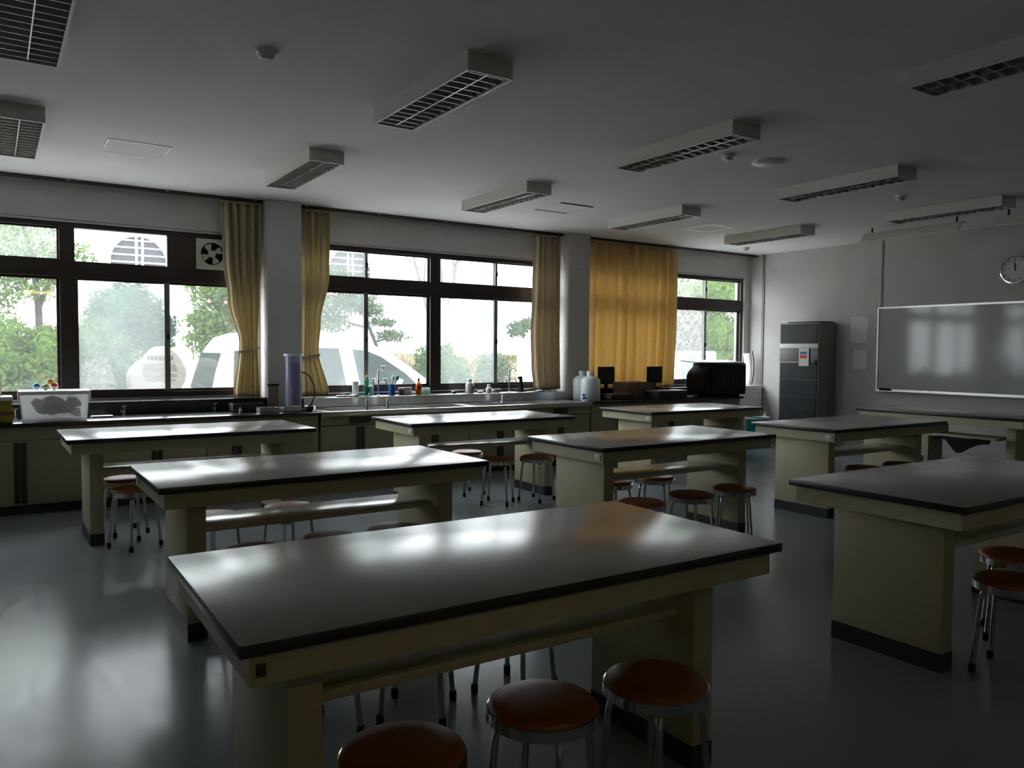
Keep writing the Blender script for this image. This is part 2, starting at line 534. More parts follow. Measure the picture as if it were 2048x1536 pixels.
# exhaust fan in the board
fan = thing('ventilation_fan', 'square white wall fan set in the brown board beside the left curtain', 'fan', (1.99, 8.83, 2.455))
b = MB()
for q in ((-.16, .16, .125, .155), (-.16, .16, -.165, -.125), (-.16, -.125, -.125, .125), (.125, .16, -.125, .125)):
    b.box(q[0], q[1], -.035, .005, q[2], q[3], .004)
seg = 32
inner = [b.bm.verts.new((.118 * math.cos(2 * PI * k / seg), -.034, .118 * math.sin(2 * PI * k / seg))) for k in range(seg)]
def sq(a):
    cx, cz = math.cos(a), math.sin(a)
    m_ = max(abs(cx), abs(cz))
    return (.13 * cx / m_, -.034, .13 * cz / m_)
outer = [b.bm.verts.new(sq(2 * PI * k / seg)) for k in range(seg)]
for k in range(seg):
    b.bm.faces.new((inner[k], inner[(k + 1) % seg], outer[(k + 1) % seg], outer[k]))
b.build('housing', MT['cream2'], fan)
MB().lathe([(0, 0), (.13, 0), (.13, -.03), (.119, -.03), (.119, -.002)], (0, .004, 0), 32, 'y').build('duct', MT['blackpl'], fan)
MB().lathe([(0, -.034), (.03, -.034), (.04, -.02), (.04, -.004), (0, -.004)], (0, 0, 0), 20, 'y').build('hub', MT['cream2'], fan)
for k in range(4):
    bl = MB()
    a0 = k * PI / 2 + .3
    vs = []
    for (rr, da, yy) in ((.035, 0, -.012), (.11, -.25, -.02), (.112, .35, -.012), (.10, .55, -.008), (.035, .6, -.006)):
        vs.append(bl.bm.verts.new((rr * math.cos(a0 + da), yy, rr * math.sin(a0 + da))))
    f_ = bl.bm.faces.new(vs)
    ex = bmesh.ops.extrude_face_region(bl.bm, geom=[f_])
    for v in ex['geom']:
        if isinstance(v, bmesh.types.BMVert): v.co.y += .003
    bl.build('blade', MT['cream2'], fan, smooth=0)
MB().box(-.16, .16, -.05, -.035, -.165, -.15, .002).build('drip_lip', MT['white'], fan)

# ------------------------------------------------------------ curtains
def curtain_mesh(xs_fn, z0, z1, y, folds, amp, nx=90, nz=36):
    """xs_fn(t) -> (left, right, pinch) at height fraction t (0 bottom, 1 top)"""
    bm = bmesh.new()
    rows = []
    for j in range(nz + 1):
        t = j / nz
        l, r_, am, sk = xs_fn(t)
        row = []
        for i in range(nx + 1):
            u = i / nx
            ph = folds * 2 * PI * u + .7 * math.sin(3 * u + 1.3) + .25 * math.sin(t * 4 + 9 * u)
            dy = am * amp * (math.sin(ph) + .35 * math.sin(2.3 * ph + 1))
            row.append(bm.verts.new((l + (r_ - l) * u + sk * 0, y + dy, z0 + (z1 - z0) * t)))
        rows.append(row)
    for j in range(nz):
        for i in range(nx):
            bm.faces.new((rows[j][i], rows[j][i + 1], rows[j + 1][i + 1], rows[j + 1][i]))
    m = MB()
    m.bm.free()
    m.bm = bm
    return m
def lerp_table(tab, t):
    for (t0, v0), (t1, v1) in zip(tab, tab[1:]):
        if t <= t1:
            k = (t - t0) / (t1 - t0)
            k = k * k * (3 - 2 * k)
            return [a + (b_ - a) * k for a, b_ in zip(v0, v1)]
    return list(tab[-1][1])
def curtain(label, tab, z0, z1, y, folds, amp, m, tie=None, nx=90):
    c = thing('curtain', label, 'curtain', (0, 0, 0), 0, 'curtains beside the windows')
    cl_ = curtain_mesh(lambda t: lerp_table(tab, t), z0, z1, y, folds, amp, nx).build('cloth', m, c, smooth=180)
    sd = cl_.modifiers.new('thickness', 'SOLIDIFY')
    sd.thickness = .002
    hd = MB()
    l, r_ = tab[-1][1][:2]
    hd.box(l, r_, y - .012, y + .012, z1 - .01, z1 + .012)
    hd.build('heading', MT['curtainp'], c, smooth=0)
    if tie:
        xa, xb, zt = tie
        ps = [((xa + xb) / 2 + (xb - xa) / 2 * math.cos(a), y + .055 * math.sin(a), zt + .02 * math.cos(a)) for a in [2 * PI * k / 20 for k in range(20)]]
        tm = MB().tube(ps, .016, 8, closed=True)
        tm.build('tieback', MT['curtainp'], c)
    return c
YC = 8.66
curtain('tan curtain tied back left of the left concrete pillar beside the fan',
        [(0, (2.17, 2.44, .8, 0)), (.28, (2.23, 2.42, .5, 0)), (.5, (2.12, 2.44, .8, 0)), (.72, (2.07, 2.46, 1, 0)), (1, (2.05, 2.47, 1, 0))], .932, 3.0, YC, 5, .036, MT['curtain'], (2.215, 2.43, 1.44))
curtain('tan curtain tied back right of the left concrete pillar beside the plastic cylinder',
        [(0, (2.90, 3.22, .8, 0)), (.24, (2.91, 3.10, .5, 0)), (.4, (2.91, 3.12, .8, 0)), (.65, (2.90, 3.22, 1, 0)), (1, (2.89, 3.24, 1, 0))], .932, 3.0, YC, 4, .036, MT['curtain'], (2.90, 3.11, 1.37))
curtain('pale tan untied curtain at the right end of the middle window',
        [(0, (6.10, 6.52, 1, 0)), (.15, (6.06, 6.51, .9, 0)), (.35, (6.04, 6.50, .8, 0)), (.6, (6.06, 6.50, .8, 0)), (1, (6.08, 6.50, 1, 0))], .932, 3.0, YC, 5, .034, MT['curtainp'])
curtain('wide mustard curtain drawn over half the right window, glowing with daylight',
        [(0, (6.96, 8.66, 1, 0)), (.5, (6.97, 8.70, 1, 0)), (1, (6.98, 8.72, .8, 0))], .932, 3.0, YC, 9, .044, MT['curtaing'], nx=220)
for (a, b, lb) in ((-1.2, 2.49, 'dark curtain rail at the ceiling above the left window'), (2.87, 6.56, 'dark curtain rail at the ceiling above the middle window'), (6.93, XR, 'dark curtain rail at the ceiling above the right window')):
    rl = thing('curtain_rail', lb, 'curtain rail', ((a + b) / 2, YC, HC), 0, 'curtain rails at the ceiling')
    L_ = (b - a) / 2 - .01
    MB().box(-L_, L_, -.02, .02, -.032, 0).build('rail', MT['frame'], rl, smooth=0)
    for k in range(5):
        xx = -L_ + .08 + k * (2 * L_ - .16) / 4
        MB().box(xx - .012, xx + .012, -.03, .03, -.02, 0).build('bracket', MT['framealu'], rl, smooth=0)

# ------------------------------------------------------------ lab tables
def make_table(name, label, loc, rz=0, L=1.8, W=.884, group='laboratory tables', switch=None, shelf=True):
    t = thing(name, label, 'table', loc, rz, group)
    a, b = L / 2, W / 2
    H = .80
    MB().box(-a, a, -b, b, H - .032, H, .006, 2).build('tabletop', None, t, smooth=30,
        mats=[MT['top'], MT['topedge']], facemat=lambda p: 0 if p.normal.z > .9 else 1)
    ap = MB()
    i = .03; th = .02
    z0, z1 = .69, H - .032
    ap.box(-a + i, a - i, -b + i, -b + i + th, z0, z1)
    ap.box(-a + i, a - i, b - i - th, b - i, z0, z1)
    ap.box(-a + i, -a + i + th, -b + i + th, b - i - th, z0, z1)
    ap.box(a - i - th, a - i, -b + i + th, b - i - th, z0, z1)
    ap.box(-a + i + th, a - i - th, -b + i + th, b - i - th, z0 + .012, z0 + .022)
    ap.build('apron', MT['cream'], t, smooth=0)
    ix, iy, tp = .155, .165, .09
    for s in (-1, 1):
        xa, xb = sorted((s * (a - ix), s * (a - ix - tp)))
        MB().box(xa, xb, -b + iy, b - iy, .085, .69, .003).build('end_panel', MT['cream'], t)
        MB().box(xa - .002, xb + .002, -b + iy - .002, b - iy + .002, 0, .085).build('plinth', MT['plinth'], t, smooth=0)
    if shelf:
        sh = MB().box(-a + ix + tp, a - ix - tp, -.19, .14, .515, .545, .003).build('shelf', MT['creamshelf'], t)
    if switch:
        side, uu, m_ = switch
        p = MB()
        if side == 'front':
            p.box(uu - .011, uu + .011, -b + i - .006, -b + i, .712, .742, .002)
        else:
            p.box(-a + i - .006, -a + i, uu - .03, uu + .03, .708, .748, .002)
        pl = p.build('switch_plate', MT[m_], t)
        pl['label'] = 'small switch plate'
    return t
TA = make_table('lab_table', 'biggest lab table in the foreground, nearest the camera', (1.342, 2.154, 0), -.011, switch=('front', -.9 + .055, 'platedark'))
make_table('lab_table', 'lab table directly behind the foreground table, in the left column', (1.533, 4.347, 0), .006, switch=('left', .33, 'plate'))
make_table('lab_table', 'lab table by the window in the far left corner, below the storage box', (1.33, 6.72, 0), .010, switch=('left', .33, 'plate'))
make_table('lab_table', 'lab table in front of the stainless sinks under the middle window', (3.972, 6.658, 0), -.009, switch=('left', -.36, 'plate'))
make_table('lab_table', 'lab table in the middle of the room reflecting the mustard curtain', (4.297, 4.478, 0), .005, switch=('left', -.36, 'plate'))
make_table('lab_table', 'lab table in front of the black television, in the far right of the room', (6.796, 6.624, 0), -.009, switch=('left', -.36, 'plate'))
make_table('lab_table', 'lab table between the heater cabinet and the right foreground table', (6.823, 4.454, 0), .004, switch=('left', -.36, 'plate'))
make_table('lab_table', 'dark lab table at the right edge in the foreground', (4.305, 2.126, 0), .0)

# teacher's table turned side on below the whiteboard
tt = make_table('teacher_table', 'demonstration table turned side on below the whiteboard', (9.10, 4.66, 0), R(90), L=1.86, W=.9, group=None, shelf=False)
MB().box(-.655, .11, .12, .42, .545, .575, .003).build('shelf', MT['cream'], tt)
MB().box(.06, .11, .12, .42, .0, .545, .003).build('divider', MT['cream'], tt)
MB().box(-.02, .04, .15, .39, .575, .69, .003).build('shelf_post', MT['cream'], tt)
bm = bmesh.new()
rnd = random.Random(4)
N = 26
rows = []
for j in range(7):
    row = []
    for i in range(N + 1):
        u = i / N
        drop = (.035 + .12 * math.exp(-((u - .5) / .22) ** 2) + .03 * math.sin(13 * u) * u) * (j / 6)
        row.append(bm.verts.new((4.07 + .58 * u, 8.66 + .018 * math.sin(11 * u + j) + .012 * rnd.random(), .548 - drop)))
    rows.append(row)
for j in range(6):
    for i in range(N):
        bm.faces.new((rows[j][i], rows[j][i + 1], rows[j + 1][i + 1], rows[j + 1][i]))
for v in bm.verts:
    v.co = Vector((v.co.y, v.co.x, v.co.z))
m_ = MB(); m_.bm.free(); m_.bm = bm
clo = one('crumpled_cloth', m_, MT['darkcloth'], 'crumpled black cloth hanging from the shelf under the demonstration table', 'cloth', smooth=180)
sd = clo.modifiers.new('thickness', 'SOLIDIFY'); sd.thickness = .012; sd.offset = 0

# ------------------------------------------------------------ stools
def make_stool():
    t = thing('round_stool', 'x', 'stool')
    r = .162
    MB().lathe([(0, .442), (.09, .4405), (.14, .436), (.156, .428), (r - .002, .416), (r - .002, .408), (0, .408)], seg=40).build('seat', MT['vinyl'], t, smooth=50)
    MB().lathe([(r - .004, .418), (r + .002, .416), (r + .003, .385), (r - .004, .380), (r - .010, .383), (r - .010, .408)], seg=40).build('rim', MT['chrome'], t, smooth=50)
    MB().lathe([(0, .405), (r - .012, .405), (r - .012, .395), (0, .395)], seg=32).build('seat_base', MT['blackpl'], t)
    for k in range(4):
        a = PI / 4 + k * PI / 2
        prof = [(.04, .387), (.10, .387), (.125, .380), (.137, .362), (.143, .33), (.155, .20), (.172, .03)]
        lg = MB().tube([(q * math.cos(a), q * math.sin(a), z) for q, z in prof], .011, 10).build('leg', MT['chrome'], t, smooth=60)
        MB().lathe([(0, 0), (.014, 0), (.0155, .012), (.0145, .04), (0, .04)], (.1735 * math.cos(a), .1735 * math.sin(a), 0), 12).build('rubber_foot', MT['rubber'], lg)
    return t
st0 = make_stool()
G1 = 'round stools around the lab tables'
STOOLS = [
    (0.86, 1.79, .2, 'red-brown stool cut by the bottom edge, nearest of the three at the foreground table'),
    (1.32, 1.82, .5, 'red-brown stool in the middle of the three along the foreground table'),
    (1.71, 1.76, .1, 'red-brown stool at the right end of the foreground table'),
    (0.98, 2.80, .3, 'stool behind the foreground table at its left end, only legs showing below the shelf'),
    (1.40, 2.78, .9, 'stool behind the middle of the foreground table, legs showing below the shelf'),
    (1.84, 2.74, .4, 'stool behind the right end of the foreground table, legs showing below the shelf'),
    (1.10, 4.02, .2, 'dark stool tucked under the second left table, leftmost of its near row'),
    (1.52, 4.08, .7, 'dark stool tucked under the second left table, middle of its near row'),
    (1.91, 4.08, .4, 'dark stool tucked under the second left table, right end of its near row'),
    (1.60, 5.03, .3, 'red stool on the far side of the second left table, seen over its shelf'),
    (1.12, 5.00, .6, 'stool on the far side of the second left table, beside its left end panel'),
    (0.86, 6.78, .25, 'stool under the far left table whose seat shines white with window light'),
    (0.86, 6.26, .5, 'red stool in front of the far left table, half hidden by the nearer tabletop'),
    (4.00, 6.85, .1, 'stool under the table by the sinks whose seat shines white'),
    (3.99, 6.26, .75, 'brown stool in front of the table by the sinks, left of two'),
    (4.40, 6.20, .35, 'brown stool in front of the table by the sinks, right of two'),
    (3.67, 3.94, .4, 'maroon stool at the middle table, leftmost of three, partly behind the foreground tabletop'),
    (4.19, 3.98, .2, 'maroon stool at the middle table, second of three'),
    (4.67, 4.00, .8, 'maroon stool at the right end of the middle table'),
    (4.06, 4.70, .3, 'stool on the far side of the middle table, left one under the shelf'),
    (4.52, 4.70, .6, 'stool on the far side of the middle table, right one under the shelf'),
    (6.50, 4.10, .2, 'dark stool under the table before the heater, left of its two near stools'),
    (7.02, 4.06, .5, 'dark stool under the table before the heater, right of its two near stools'),
    (6.76, 4.82, .9, 'stool at the back of the table before the heater, its chrome glinting'),
    (3.84, 1.68, .15, 'dark red stool beside the right foreground table, nearer of two'),
    (4.34, 1.90, .5, 'dark red stool at the right picture edge, farther of two'),
]
for i, (x, y, a, lb) in enumerate(STOOLS):
    o = st0 if i == 0 else dup(st0)
    o.location = (x, y, 0)
    o.rotation_euler = (0, 0, a)
    o['label'] = lb
    o['group'] = G1

# ------------------------------------------------------------ cabinets and worktops along the windows
YF = 7.90
SLOTS = []
def cabinet(x0, x1, label, strip=None, slot=None, sink=False, single=False):
    c = thing('base_cabinet', label, 'cabinet', (x0, YF, 0), 0, 'base cabinets under the windows')
    w_ = x1 - x0
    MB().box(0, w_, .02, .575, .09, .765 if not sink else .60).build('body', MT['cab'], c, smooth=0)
    MB().box(0, w_, .08, .575, 0, .09).build('plinth', MT['plinth'], c, smooth=0)
    if not sink:
        MB().box(.004, w_ - .004, 0, .02, .65, .762, .002).build('top_rail', MT['cab'], c)
    if slot:
        SLOTS.append(slot)
    xs = strip if strip else x0 + w_ / 2
    xm = xs - x0
    for (a, b, hs) in ((.004, xm - .002, 1), (xm + .002, w_ - .004, 0)):
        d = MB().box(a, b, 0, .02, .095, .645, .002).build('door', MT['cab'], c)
        if hs: MB().box(b - .045, b - .003, -.004, .002, .11, .63, .001).build('handle', MT['handle'], d)
        else: MB().box(a + .003, a + .045, -.004, .002, .11, .63, .001).build('handle', MT['handle'], d)
    return c
cabinet(-.42, .82, 'cream base cabinet with dark pull strips under the yellow box and storage box', .20)
cabinet(.82, 1.72, 'cream base cabinet behind the far left table legs', 1.28)
cabinet(1.72, 2.83, 'cream base cabinet below the two aluminium trays', 2.0)
cabinet(2.85, 3.76, 'cream sink cabinet with dark vent slot at the left end of the sinks', 3.29, (3.16, 3.41), True)
cabinet(3.76, 4.64, 'cream sink cabinet behind the left end of the table by the sinks', 4.19, None, True)
cabinet(4.64, 5.52, 'cream sink cabinet behind the middle of the table by the sinks', 5.07, None, True)
cabinet(5.52, 6.44, 'cream sink cabinet with dark vent slot at the right end of the sinks', 5.97, (5.85, 6.08), True)
cabinet(6.46, 7.42, 'base cabinet under the black worktop below the white jugs', 6.95)
cabinet(7.42, 8.38, 'base cabinet under the black worktop below the brown box', 7.9)
cabinet(8.38, 9.31, 'base cabinet under the black television', 8.86)
one('worktop', MB().box(-1.18, 2.842, 7.86, 8.48, .766, .80, .004), MT['black'], 'long black worktop under the left window', 'worktop')
one('worktop', MB().box(6.458, 9.34, 7.86, 8.48, .766, .80, .004), MT['black'], 'black worktop under the right window holding the television', 'worktop')
sk = thing('sink_unit', 'long stainless steel double sink unit under the middle window', 'sink', (2.845, 7.86, .80))
LW = 6.455 - 2.845
d = MB()
d.box(0, LW, 0, .07, -.05, 0, .004)
d.box(0, LW, .52, .62, -.03, 0, .003)
d.box(0, .12, .07, .52, -.03, 0)
d.box(1.80, 1.92, .07, .52, -.03, 0)
d.box(3.05, LW, .07, .52, -.03, 0)
d.build('rim', MT['steel'], sk)
fp = MB().box(.01, LW - .01, .04, .06, -.148, -.05, .002).build('front_panel', MT['cab'], sk)
for (a, b) in SLOTS:
    MB().box(a - 2.845, b - 2.845, .036, .041, -.135, -.065, .002).build('vent_slot', MT['handle'], fp)
for (a, b) in ((.12, 1.80), (1.92, 3.05)):
    q = MB()
    q.box(a, b, .07, .52, -.145, -.14)
    q.box(a - .003, a, .07, .52, -.14, -.03)
    q.box(b, b + .003, .07, .52, -.14, -.03)
    q.box(a, b, .067, .07, -.14, -.05)
    q.box(a, b, .52, .523, -.14, -.03)
    bs = q.build('basin', MT['steel'], sk, smooth=0)
    MB().lathe([(0, 0), (.035, 0), (.04, .004), (0, .006)], ((a + b) / 2, .3, -.14), 20).build('drain', MT['chrome'], bs)

# ------------------------------------------------------------ lab taps and worktop things
def lab_tap(label, x, sidearms=True):
    t = thing('laboratory_tap', label, 'tap', (x, 8.58, .908), 0, 'laboratory taps on the sink ledge')
    MB().lathe([(0, 0), (.022, 0), (.022, .01), (.012, .015), (.010, .30), (0, .30)], seg=14).build('post', MT['chrome'], t)
    MB().tube([(0, 0, .29), (.004, -.01, .305), (.02, -.02, .31), (.055, -.04, .308), (.064, -.05, .29), (.066, -.052, .27)], .008, 10).build('spout', MT['chrome'], t)
    h = MB()
    h.tube([(.045, -.035, .31), (.045, -.035, .345)], .006, 8)
    h.tube([(.015, -.035, .348), (.075, -.035, .348)], .007, 8)
    h.tube([(.045, -.065, .348), (.045, -.005, .348)], .007, 8)
    h.build('handle', MT['chrome'], t)
    for s in (-1, 1):
        arm = MB().tube([(0, 0, .17), (s * .045, -.01, .17), (s * .08, -.035, .168), (s * .085, -.04, .13)], .008, 10).build('side_spout', MT['chrome'], t)
        k = MB()
        k.tube([(s * .07, -.03, .17), (s * .07, -.03, .20)], .006, 8)
        k.tube([(s * .07 - .022, -.03, .202), (s * .07 + .022, -.03, .202)], .006, 8)
        k.build('handle', MT['chrome'], arm)
    return t
lab_tap('tall triple laboratory tap beside the green detergent bottle', 3.80)
lab_tap('tall triple laboratory tap beside the black stand', 5.64)
def small_tap(label, x):
    t = thing('small_tap', label, 'tap', (x, 8.47, .80), 0, 'small chrome taps on the black worktop')
    MB().lathe([(0, 0), (.02, 0), (.02, .008), (.012, .014), (.012, .05), (.016, .055), (0, .058)], seg=14).build('body', MT['chrome'], t)
    MB().tube([(0, 0, .04), (-.02, -.03, .05), (-.03, -.055, .042), (-.032, -.06, .025)], .008, 8).build('spout', MT['chrome'], t)
    k = MB()
    k.tube([(0, 0, .055), (0, 0, .08)], .006, 8)
    k.tube([(-.022, 0, .082), (.022, 0, .082)], .008, 8)
    k.build('handle', MT['chrome'], t)
small_tap('small chrome tap just right of the white storage box', 1.08)
small_tap('small chrome tap on the worktop left of the aluminium trays', 1.93)
small_tap('small chrome tap between the yellow box and the storage box', .18)
def nozzle(label, x, y=8.30):
    t = thing('hose_nozzle', label, 'nozzle', (x, y, .70), 0, 'white hose nozzles in the sinks')
    MB().tube([(0, .16, .06), (0, .10, .10), (0, .03, .10), (0, 0, .09), (0, 0, .07)], .010, 8).build('pipe', MT['chrome'], t)
    MB().lathe([(0, .09), (.014, .09), (.016, .10), (.018, .19), (.014, .20), (0, .20)], (0, .0, 0), 14).build('rubber_tip', MT['white'], t)
nozzle('white tipped nozzle in the left sink, left of two', 3.54)
nozzle('white tipped nozzle in the left sink, right of two', 3.79)
nozzle('white tipped nozzle in the right sink below the second tap', 5.36)

# storage box with lid
sb = thing('storage_box', 'translucent white lidded storage box full of dark things on the black worktop', 'storage box', (.475, 8.12, .80), R(-3))
q = MB()
hx, hy = .265, .16
for bx in ((-hx, hx, -hy, -hy + .004), (-hx, hx, hy - .004, hy), (-hx, -hx + .004, -hy, hy), (hx - .004, hx, -hy, hy)):
    q.box(bx[0], bx[1], bx[2], bx[3], .004, .235)
q.box(-hx, hx, -hy, hy, 0, .004)
for v in q.bm.verts:
    k = .93 + .07 * v.co.z / .235
    v.co.x *= k; v.co.y *= k
q.build('tub', MT['milky'], sb, smooth=0)
MB().box(-hx - .012, hx + .012, -hy - .012, hy + .012, .235, .268, .010).build('lid', MT['white'], sb)
for s in (-1, 1):
    MB().box(s * (hx + .012) - .006, s * (hx + .012) + .006, -.05, .05, .17, .25, .004).build('clip', MT['white'], sb)
q = MB()
for k in range(26):
    rnd.seed(k)
    cx, cy = rnd.uniform(-.17, .17), rnd.uniform(-.085, .085)
    cz = rnd.uniform(.065, .18)
    q.box(cx - .045, cx + .045, cy - .03, cy + .03, cz - .025, cz + .025, .008, 1, Matrix.Rotation(rnd.uniform(0, 3), 3, (rnd.random(), rnd.random(), rnd.random() + .1)))
q.build('contents', MT['muddle'], sb)
# toy balls on the lid
for (dx, dy, r_, m1, m2, lb) in ((-.115, .02, .032, 'blue', 'glassy', 'blue and clear toy ball on the storage box lid'), (-.05, -.01, .028, 'lime', 'white', 'green and white toy ball in the middle of the storage box lid'),
                                 (.02, .03, .033, 'red', 'white', 'red and white toy ball on the storage box lid')):
    b_ = thing('toy_ball', lb, 'ball', (.455 + dx, 8.12 + dy, 1.068 + r_), 0, 'toy balls on the storage box')
    MB().lathe([(r_ * math.cos(a), r_ * math.sin(a)) for a in [-PI / 2 + PI / 2 * k / 8 for k in range(9)]], seg=18).build('lower_half', MT[m2], b_)
    MB().lathe([(r_ * math.cos(a), r_ * math.sin(a)) for a in [PI / 2 * k / 8 for k in range(9)]], seg=18).build('upper_half', MT[m1], b_)
one('toy_ball', MB().ball((0, 0, 0), .028), MT['orange'], 'orange toy ball perched on top of the other balls', 'ball', 'toy balls on the storage box', loc=(.445, 8.135, 1.145))
# ochre box with white top and bottle
yb = thing('cardboard_box', 'ochre cardboard box with a white lid at the left picture edge', 'box', (.02, 8.08, .80))
MB().box(-.13, .13, -.14, .14, 0, .19, .004).build('carton', MT['yellowcard'], yb)
MB().box(-.135, .135, -.145, .145, .19, .225, .005).build('lid', MT['white'], yb)
MB().box(-.131, .131, -.143, -.14, .07, .10).build('printed_band', MT['brown'], yb, smooth=0)
pb = thing('pink_jar', 'faded pink jar on the ochre box at the left edge', 'jar', (.035, 8.12, 1.025))
MB().lathe([(0, 0), (.038, 0), (.04, .01), (.04, .13), (.03, .14), (0, .14)], seg=20).build('body', MT['pinkbrown'], pb)
MB().lathe([(0, .14), (.032, .14), (.032, .165), (0, .165)], seg=20).build('cap', MT['white'], pb)
one('flat_tray', MB().box(-.09, .09, -.05, .05, 0, .018, .006), MT['white'], 'flat white tray lying right of the storage box', 'tray', loc=(.86, 8.22, .80))
# pillar foot things
wd = thing('upright_panel', 'upright brown board with a dark top strip leaning on the left pillar', 'board', (2.52, 8.44, .80), 0)
MB().box(-.055, .055, -.015, .015, 0, .255, .004).build('board', MT['pinkbrown'], wd)
MB().box(-.06, .06, -.02, .02, .255, .275, .004).build('top_strip', MT['blackpl'], wd)
dt = thing('dark_crate', 'low dark crate beside the foot of the left curtain', 'crate', (2.22, 8.36, .80))
q = MB()
for bx in ((-.16, .16, -.09, -.08), (-.16, .16, .08, .09), (-.16, -.15, -.08, .08), (.15, .16, -.08, .08)):
    q.box(bx[0], bx[1], bx[2], bx[3], 0, .085)
q.box(-.16, .16, -.09, .09, 0, .008)
q.build('tray', MT['handle'], dt, smooth=0)
MB().box(-.06, .02, -.05, .05, .008, .06, .006).build('contents', MT['darkcloth'], dt)
yk = thing('glue_bottle', 'tiny yellow capped bottle standing before the dark crate', 'bottle', (2.12, 8.22, .80))
MB().lathe([(0, 0), (.014, 0), (.014, .03), (.006, .035), (0, .035)], seg=12).build('body', MT['white'], yk)
MB().lathe([(0, .035), (.007, .035), (.004, .055), (0, .055)], seg=12).build('cap', MT['yellow'], yk)
for (x, r0, lb) in ((2.36, 0, 'aluminium tray at the left, seen side on below the brown board'), (2.59, .12, 'aluminium tray beside the foot of the plastic cylinder')):
    t = thing('metal_tray', lb, 'tray', (x, 8.08, .80), r0, 'aluminium trays on the black worktop')
    q = MB()
    q.box(-.095, .095, -.06, .06, 0, .003)
    for bx in ((-.1, .1, -.065, -.06), (-.1, .1, .06, .065), (-.1, -.095, -.06, .06), (.095, .1, -.06, .06)):
        q.box(bx[0], bx[1], bx[2], bx[3], 0, .05)
    q.build('pan', MT['alu'], t, smooth=0)
    MB().tube([(.108 * math.cos(a) if abs(math.cos(a)) > .7 else math.copysign(.108, math.cos(a)), .072 * (1 if math.sin(a) > 0 else -1), .05) for a in (.5, PI - .5, PI + .5, -.5)], .005, 8, closed=True).build('rolled_rim', MT['chrome'], t)
cb = thing('steel_bowl', 'small shiny steel bowl at the right end of the left worktop', 'bowl', (2.785, 8.04, .80))
MB().lathe([(0, 0), (.03, 0), (.05, .015), (.06, .05), (.064, .055), (.058, .052), (.046, .018), (0, .006)], seg=28).build('bowl', MT['chrome'], cb)
# acrylic cylinder with hose
ay = thing('acrylic_cylinder', 'tall clear plastic cylinder standing before the left pillar', 'cylinder', (2.69, 8.28, .80))
MB().box(-.10, .10, -.08, .08, 0, .02, .004).build('base', MT['acryl'], ay)
MB().lathe([(.085, .02), (.085, .59), (.08, .59), (.08, .02)], seg=32).build('tube', MT['acryl'], ay)
MB().lathe([(.085, .575), (.105, .575), (.105, .60), (.085, .60), (.085, .575)], seg=32).build('collar', MT['glassy'], ay)
MB().lathe([(0, .03), (.078, .03), (.078, .50), (0, .50)], seg=32).build('water', clear_mat('violet_water', (0.84, 0.83, 0.87), (0.30, 0.29, 0.34), 0.25, .1), ay)
hs = MB().tube([(.088, 0, .40), (.12, -.01, .40), (.17, -.02, .36), (.215, -.03, .27), (.225, -.03, .16), (.19, -.02, .06), (.13, -.01, .012)], .008, 10).build('hose', MT['purple'], ay)

# things on the sink ledge
ZL = .908
YL = 8.64
wc = thing('white_cup', 'tall white cup on the sink ledge left of the detergent', 'cup', (3.545, 8.66, ZL))
MB().lathe([(0, 0), (.034, 0), (.04, .17), (.036, .17), (.031, .006), (0, .006)], seg=20).build('cup', MT['white'], wc)
db = thing('detergent_bottle', 'green washing-up liquid bottle with yellow cap on the sink ledge', 'bottle', (3.655, 8.58, ZL))
MB().lathe([(0, 0), (.044, 0), (.048, .01), (.046, .10), (.036, .14), (.040, .18), (.028, .205), (.014, .215), (0, .215)], seg=20, sy=.65).build('body', MT['green'], db)
MB().lathe([(.0, .215), (.016, .215), (.016, .235), (.009, .24), (.006, .262), (0, .262)], seg=14).build('cap', MT['yellow'], db)
MB().box(-.03, .03, -.034, -.031, .04, .11, .001).build('label', MT['teal'], db)
wb2 = thing('white_bottle', 'plain white bottle half hidden behind the green detergent', 'bottle', (3.755, 8.70, ZL))
MB().lathe([(0, 0), (.028, 0), (.03, .01), (.03, .11), (.014, .13), (.014, .145), (0, .145)], seg=16).build('body', MT['white'], wb2)
MB().lathe([(0, .145), (.016, .145), (.016, .165), (0, .165)], seg=14).build('cap', MT['white'], wb2)
bm = bmesh.new()
gr = [[bm.verts.new((i * .02 - .12, j * .02 - .05, .012 + .012 * math.sin(i * 1.3 + j) * math.cos(j * .9 + i * .4) + .008 * math.exp(-((i - 6) / 3) ** 2))) for i in range(13)] for j in range(6)]
for j in range(5):
    for i in range(12):
        bm.faces.new((gr[j][i], gr[j][i + 1], gr[j + 1][i + 1], gr[j + 1][i]))
m_ = MB(); m_.bm.free(); m_.bm = bm
rg = one('cloth', m_, MT['whitecloth'], 'rumpled white cloth on the ledge left of the white cup', 'cloth', loc=(3.46, 8.57, ZL), smooth=180)
sd = rg.modifiers.new('thickness', 'SOLIDIFY'); sd.thickness = .008
rg2 = dup(rg); rg2.location = (6.10, 8.545, ZL); rg2.scale = (.8, .6, 1); rg2.rotation_euler = (0, 0, .5); rg2['label'] = 'white cloth at the foot of the pale right curtain'
one('flat_sponge', MB().box(-.05, .05, -.03, .03, 0, .02, .006), MT['white'], 'flat white sponge at the left end of the sink ledge', 'sponge', loc=(3.33, 8.57, ZL))
bc = thing('brush_cup', 'blue cup on the sink ledge full of test tube brushes', 'cup', (4.0, 8.64, ZL))
MB().lathe([(0, 0), (.036, 0), (.042, .13), (.038, .13), (.033, .006), (0, .006)], seg=20).build('cup', MT['blue'], bc)
